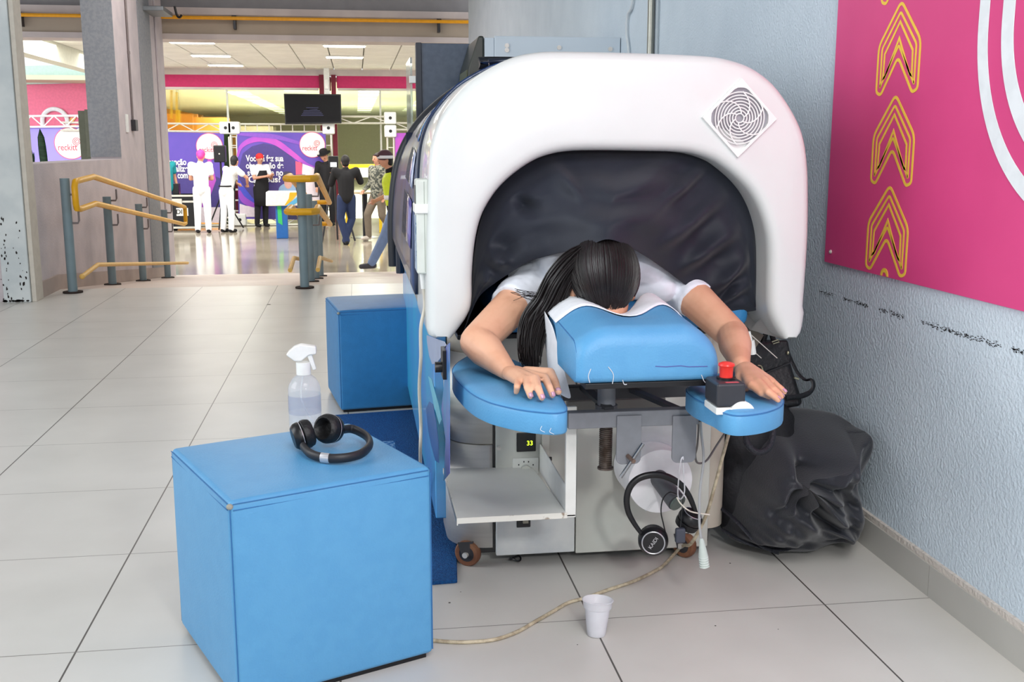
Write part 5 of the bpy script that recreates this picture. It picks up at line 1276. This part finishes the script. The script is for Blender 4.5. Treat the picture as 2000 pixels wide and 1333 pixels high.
make('carpet_stain',MB().box(.06,.12,3.9,4.05,.0101,.0108),mat('pale_carpet_stain',(110,150,190),.95,ns=70,col2=(20,92,156),lo=.5,hi=.52),bpy.data.objects['floor_mat'],smooth=False)
# spray bottle
ztop_=.463
bc=F(597,838,ztop_)
T=thing('spray_bottle',bc,'clear plastic spray bottle with white trigger head on the near cube stool','bottle')
glass=mat('clear_plastic_bottle',(226,230,234),.08,alpha=.24,col2=(214,220,228),spec=.8)
k=(A(598,728,bc.y).z-ztop_)
R=.0395
make('bottle',MB().lathe([(.0,.002),(R*.8,0),(R,.008),(R,.05),(R*.985,.09),(R,k*.70),(R*.93,k*.80),(R*.72,k*.90),(R*.42,k*.965),(R*.36,k),(R*.34,k),(R*.40,k*.96),(R*.70,k*.89),(R*.9,k*.79),(R*.97,k*.70),(R*.96,.01),(0,.006)],bc,n=40),glass,T)
make('liquid_label',MB().lathe([(R*1.003,k*.30),(R*1.003,k*.62)],bc,n=40),mat('faded_blue_label',(150,166,200),.5,alpha=.25,col2=(120,140,190),ns=30),T)
h0=bc+V((0,0,k))
make('collar',MB().cyl(h0+V((0,0,-.004)),h0+V((0,0,.026)),.0175,n=28),white,T)
hd=[(-.040,.046),(-.034,.054),(-.020,.066),(-.004,.071),(.028,.066),(.032,.064),(.032,.046),(.014,.044),(-.004,.030),(-.020,.030),(-.030,.038)]
make('trigger_head',MB().prism([h0+V((x,-.011,z)) for x,z in hd],(0,.022,0)),white,T,bevel=.003)
make('trigger',MB().prism([h0+V((x,-.006,z)) for x,z in ((.008,.046),(.020,.048),(.031,.008),(.022,.006),(.014,.030))],(0,.012,0)),white,T,bevel=.002)
make('dip_tube',MB().tube(catmull([h0,h0+V((-.008,0,-.05)),h0+V((.0,0,-.09)),bc+V((.022,0,.012))],6),.002,n=8),white,T)
# headphones on the cube
T=thing('headphones',F(650,860,ztop_),'black cordless headphones lying on the near cube stool beside the spray bottle','headphones')
zb=ztop_
def K(u,v,z): return F(u,v,z)
bd=[K(592,872,zb+.020),K(605,886,zb+.014),K(628,894,zb+.011),K(655,896,zb+.011),K(685,893,zb+.011),K(708,885,zb+.012),K(722,870,zb+.014),K(718,855,zb+.018),K(700,843,zb+.022),K(684,838,zb+.026),K(668,840,zb+.03)]
bd=catmull(bd,5)
hb_=make('headband',MB().tube(bd,[.008]*len(bd),n=12,flat=1.35,up=(0,0,1)),mat('satin_black_band',(34,34,38),.45),T)
q=bd[10:14]; make('silver_slider',MB().tube(q,.0086,n=12,flat=1.36,up=(0,0,1)),mat('silver_ring',(200,200,204),.3,metal=.6),T)
def cup2(c,nx,r):
    nx=V(nx).normalized()
    o=make('ear_cup',MB().lathe([(0,-.020),(r*.75,-.019),(r*.95,-.012),(r,-.004),(r,.002),(0,.002)],c,nx,n=36),black,T)
    make('ear_pad',MB().lathe([(r*.90,.0025),(r*1.03,.006),(r*1.05,.014),(r*.95,.024),(r*.76,.028),(r*.55,.020),(r*.48,.008),(0,.007)],c,nx,n=36),mat('soft_black_leather',(20,20,22),.5,bump=.3,bs=80),o)
    make('cup_ring',MB().lathe([(r*.99,-.001),(r*1.01,.0005),(r*.99,.002)],c,nx,n=36,closed=True),mat('silver_ring',(200,200,204),.3,metal=.6),o)
    return o
ca=K(646,838,zb+.038); cup2(ca,(-.62,-.75,.25),.033)
cb_=K(588,851,zb+.034); cup2(cb_,(.93,.25,.22),.032)
# cup on the floor
cf=F(1168,1248)
make('plastic_cup',MB().lathe([(0,.002),(.021,0),(.0225,.004),(.030,.066),(.0335,.068),(.036,.084),(.038,.086),(.0355,.087),(.0325,.070),(.0290,.067),(.0215,.006),(0,.005)],(cf.x+.0,cf.y+.02,0),(.05,.08,1),n=40),mat('translucent_cup',(240,240,246),.3,alpha=.6),label='translucent white plastic cup standing on the tiles beside the beige cable',cat='cup')
# floor marks
fm=MB()
for u,v,s_ in ((1426,1101,.004),(1397,1223,.003),(878,1178,.004),(900,1157,.002),(1128,1260,.002),(525,595,.02),(1520,1230,.002)):
    p=F(u,v,.0006); fm.prism([p+V((s_*math.cos(a)*rr.uniform(.5,1),s_*.7*math.sin(a),0)) for a in [k*math.pi/3 for k in range(6)]],(0,0,.0004))
make('floor_debris',fm,mat('debris_dark',(70,66,60),.9),label='scattered tiny dark specks of debris on the floor tiles',cat='debris',kind='stuff',smooth=False)
# black bags
def blob(name,parts,m,parent,rm,sm,disp,ds):
    mb=MB()
    for c,r in parts: mb.sph(c,r,22,14)
    return make(name,mb,m,parent,remesh=rm,sm=sm,disp=disp,dscale=ds)
bagm=mat('black_nylon_bag',(40,42,50),.55,col2=(32,34,41),ns=5,bump=.15,bs=200,sheen=.2)
BX=thing('black_sack',(1.24,2.95,0),'large crumpled black nylon sack on the floor between the machine and the right wall','bag')
hull=[(1405,800,3.0),(1400,880,2.95),(1405,960,2.9),(1420,1040,2.85)]
rows=[]
outl=[(1500,800,3.02),(1560,797,3.02),(1630,806,3.0),(1668,830,2.98),(1704,852,2.96),(1702,890,2.94),(1672,935,2.92),(1680,980,2.90),(1688,1015,2.88),(1676,1050,2.84),(1640,1080,2.80),(1598,1096,2.76),(1560,1090,2.74),(1510,1075,2.76),(1450,1062,2.80),(1415,1045,2.84),(1400,1000,2.90),(1400,930,2.95),(1405,860,3.0),(1440,810,3.02)]
outl=[(u,v,min(y,W(u,v,XR-.045).y if u>1600 else 9)) for u,v,y in outl]
oc_=catmull([A(u,v,y) for u,v,y in outl],5,closed=True)
for p in oc_: p.z=max(p.z,.006); p.x=min(p.x,XR-.025)
cen=A(1545,930,2.7)
n_=len(oc_); NR=34; back=[]
def fold(p,t,i):
    a=i/n_*2*math.pi
    q=noise.noise(V((math.cos(a)*2.2,math.sin(a)*2.2,t*1.6)))*.05
    q+=abs(noise.noise(V((p.x*13+5*math.sin(p.z*6),p.z*5,1.7))))*-.085
    q+=(1-abs(noise.noise(V((p.x*9-p.z*7,p.z*3,9)))) *3)*.014
    return q
rows=[]
for k in range(NR+1):
    t=k/NR; r=[]
    for i,p in enumerate(oc_):
        q=p.lerp(V((cen.x+(0),p.y,cen.z)),t); bulge=math.sin(math.pi/2*min(1,t*1.35))**.75
        q.y=p.y+(2.52-p.y)*bulge*.8 - 1.5*fold(q,t,i)*min(1,t*5)
        if q.z<.05: q.y=max(q.y,p.y-.06)
        r.append(q)
    rows.append(r)
mb=MB().grid(rows,wrap=True); mb.add(rows[-1],[tuple(range(n_))])
bk=[[V((p.x+(cen.x-p.x)*t,p.y+.16*math.sin(math.pi/2*t**.6),max(.006,p.z+(cen.z-p.z)*t))) for p in oc_] for t in (0,.1,.3,.6,.9)]
mb.grid(bk,wrap=True); mb.add(bk[-1],[tuple(range(n_))])
make('fabric',mb,bagm,BX,weld=True,sub=1)
for pts in ([(1411,1035,2.78),(1460,1062,2.72),(1520,1075,2.70),(1560,1066,2.70)],[(1405,990,2.82),(1440,1020,2.74),(1480,1062,2.70),(1520,1080,2.70)]):
    make('strap',MB().tube(catmull([A(*p) for p in pts],6),.008,n=8,flat=.4),mat('black_webbing',(30,32,40),.6,bump=.4,bs=200),BX)
# inner dark bag (left part, behind the pad)
b2=thing('black_backpack',(1.05,2.85,.2),'black backpack leaning behind the right armrest pad above the sack','bag')
mb=MB()
for c,r in ((A(1455,870,2.88),(.085,.09,.13)),(A(1500,860,2.90),(.09,.09,.13)),(A(1440,960,2.86),(.06,.07,.15)),(A(1500,990,2.84),(.10,.10,.13))): mb.sph(c,r,22,14)
make('body',mb,mat('black_canvas',(22,23,28),.7,bump=.2,bs=150),b2,remesh=.012,sm=3,disp=.03,dscale=.09)
make('carry_handle',MB().tube(catmull([A(1455,842,2.5),A(1460,868,2.48),A(1478,884,2.47),A(1498,878,2.48),A(1508,858,2.5),A(1510,836,2.52)],6),.0085,n=10),mat('black_webbing',(30,32,40),.6,bump=.4,bs=200),b2)
# handbag
hbm=mat('black_soft_leather',(22,24,28),.5,bump=.25,bs=90)
HB=thing('handbag',(1.15,2.9,.45),'small black leather handbag with metal charm on top of the sack','bag')
q=[A(1462,680,2.93),A(1536,672,2.93),A(1574,795,2.86),A(1462,812,2.86)]
make('body',MB().prism([q[0],q[1],q[2],q[3]],(0,.10,.0)),hbm,HB,bevel=.02,bseg=4)
fl_=[A(1462,672,2.91),A(1540,665,2.91),A(1547,700,2.90),A(1545,712,2.90),A(1480,735,2.90),A(1462,738,2.90)]
make('flap',MB().prism(fl_,(0,.018,0)),hbm,HB,bevel=.008)
gold=mat('antique_metal',(196,190,160),.3,metal=.9)
make('zip',MB().tube([A(1485,733,2.895),A(1546,708,2.895)],.002,n=6),dgrey,HB)
cm_=make('charm',MB().tube(catmull([A(1480,714,2.885),A(1487,716,2.885),A(1490,724,2.885),A(1494,730,2.885)],4),.0022,n=8),gold,HB)
cc=A(1496,738,2.885); make('charm_disc',MB().tube([cc+V((.007*math.cos(a),0,.009*math.sin(a))) for a in [2*math.pi*k/20 for k in range(20)]],.0018,n=6,closed=True).sph(cc,(.004,.002,.005)),gold,cm_)
make('top_handle',MB().tube(catmull([A(1490,672,2.95),A(1497,650,2.96),A(1506,650,2.96),A(1512,672,2.95)],5),.008,n=8),hbm,HB)
make('buckle',MB().tube([A(1508,668,2.90),A(1520,664,2.90),A(1522,668,2.90),A(1510,672,2.90)],.0018,n=6,closed=True).sph(A(1539,690,2.9),(.004,.004,.006)).tube([A(1551,738,2.86),A(1560,741,2.86)],.003,n=6),gold,HB)
make('shoulder_strap',MB().tube(catmull([A(1540,690,2.94),A(1556,725,2.92),A(1572,742,2.9),A(1585,742,2.88),A(1589,755,2.87),A(1580,768,2.86),A(1560,775,2.84),A(1535,778,2.82)],6),.008,n=8,flat=.45),hbm,HB)
# ---------------- kiosk & panel behind ----------------
T=thing('metal_cabinet',(1.07,6.0,0),'light grey metal kiosk cabinet with black screen bezel behind the massage machine','cabinet')
p0,p1=A(966,70,5.87),A(1208,76,5.87)
make('body',MB().box(p0.x,XR-.004,5.87,6.5,0,p0.z),mat('light_grey_sheet_metal',(196,208,218),.45,ns=2),T,bevel=.004)
make('side_flange',MB().box(A(945,0,5.9).x,p0.x-.001,5.885,6.45,0,p0.z-.008),mat('light_grey_sheet_metal',(196,208,218),.45,ns=2),T,bevel=.003)
for u,v in ((990,89),(990,98),(1092,93),(1192,96)):
    c=A(u,v,5.868); make('screw',MB().cyl((c.x,5.863,c.z),(c.x,5.87,c.z),.012,n=14).cyl((c.x,5.860,c.z),(c.x,5.863,c.z),.005,n=6),steel,T)
bz=[A(912,105,5.87),A(938,75,5.87),A(945,72,5.87)]
xb=A(944,0,5.9).x
make('screen_bezel',MB().prism([(xb,5.88,1.72),(xb-.03,5.88,1.72),(xb-.085,5.88,1.55),(xb-.10,5.88,1.25),(xb-.08,5.88,.9),(xb,5.88,.8)],(0,.5,0)),mat('olive_black_bezel',(46,50,44),.35),T,bevel=.01)
make('screen_glass',MB().prism([(xb-.0855,5.93,1.545),(xb-.101,5.93,1.25),(xb-.101,6.33,1.25),(xb-.0855,6.33,1.545)],(-.003,0,0)),mat('screen_green',(96,100,60),.15),T)
T=thing('display_panel',(.5,6.6,0),'tall dark slate panel with a glass edge standing behind the massage machine','panel')
a=A(812,84,6.4); 
make('board',MB().box(a.x,a.x+.42,6.4,6.46,0,a.z),mat('slate_blue_panel',(66,80,100),.4,col2=(58,72,92),ns=30),T,bevel=.004)
make('dark_edge',MB().box(a.x-.001,a.x+.032,6.39,6.47,0,a.z+.002),mat('dark_navy_edge',(22,32,48),.4),T,bevel=.003)
make('glass_edge',MB().box(a.x-.035,a.x-.022,6.41,6.9,0,a.z-.08),mat('glass_edge_clear',(222,232,228),.1,trans=.8,ior=1.1),T,bevel=.002)
make('edge_clip',MB().box(a.x-.04,a.x-.002,6.40,6.44,1.5,1.54),white,T,bevel=.003)
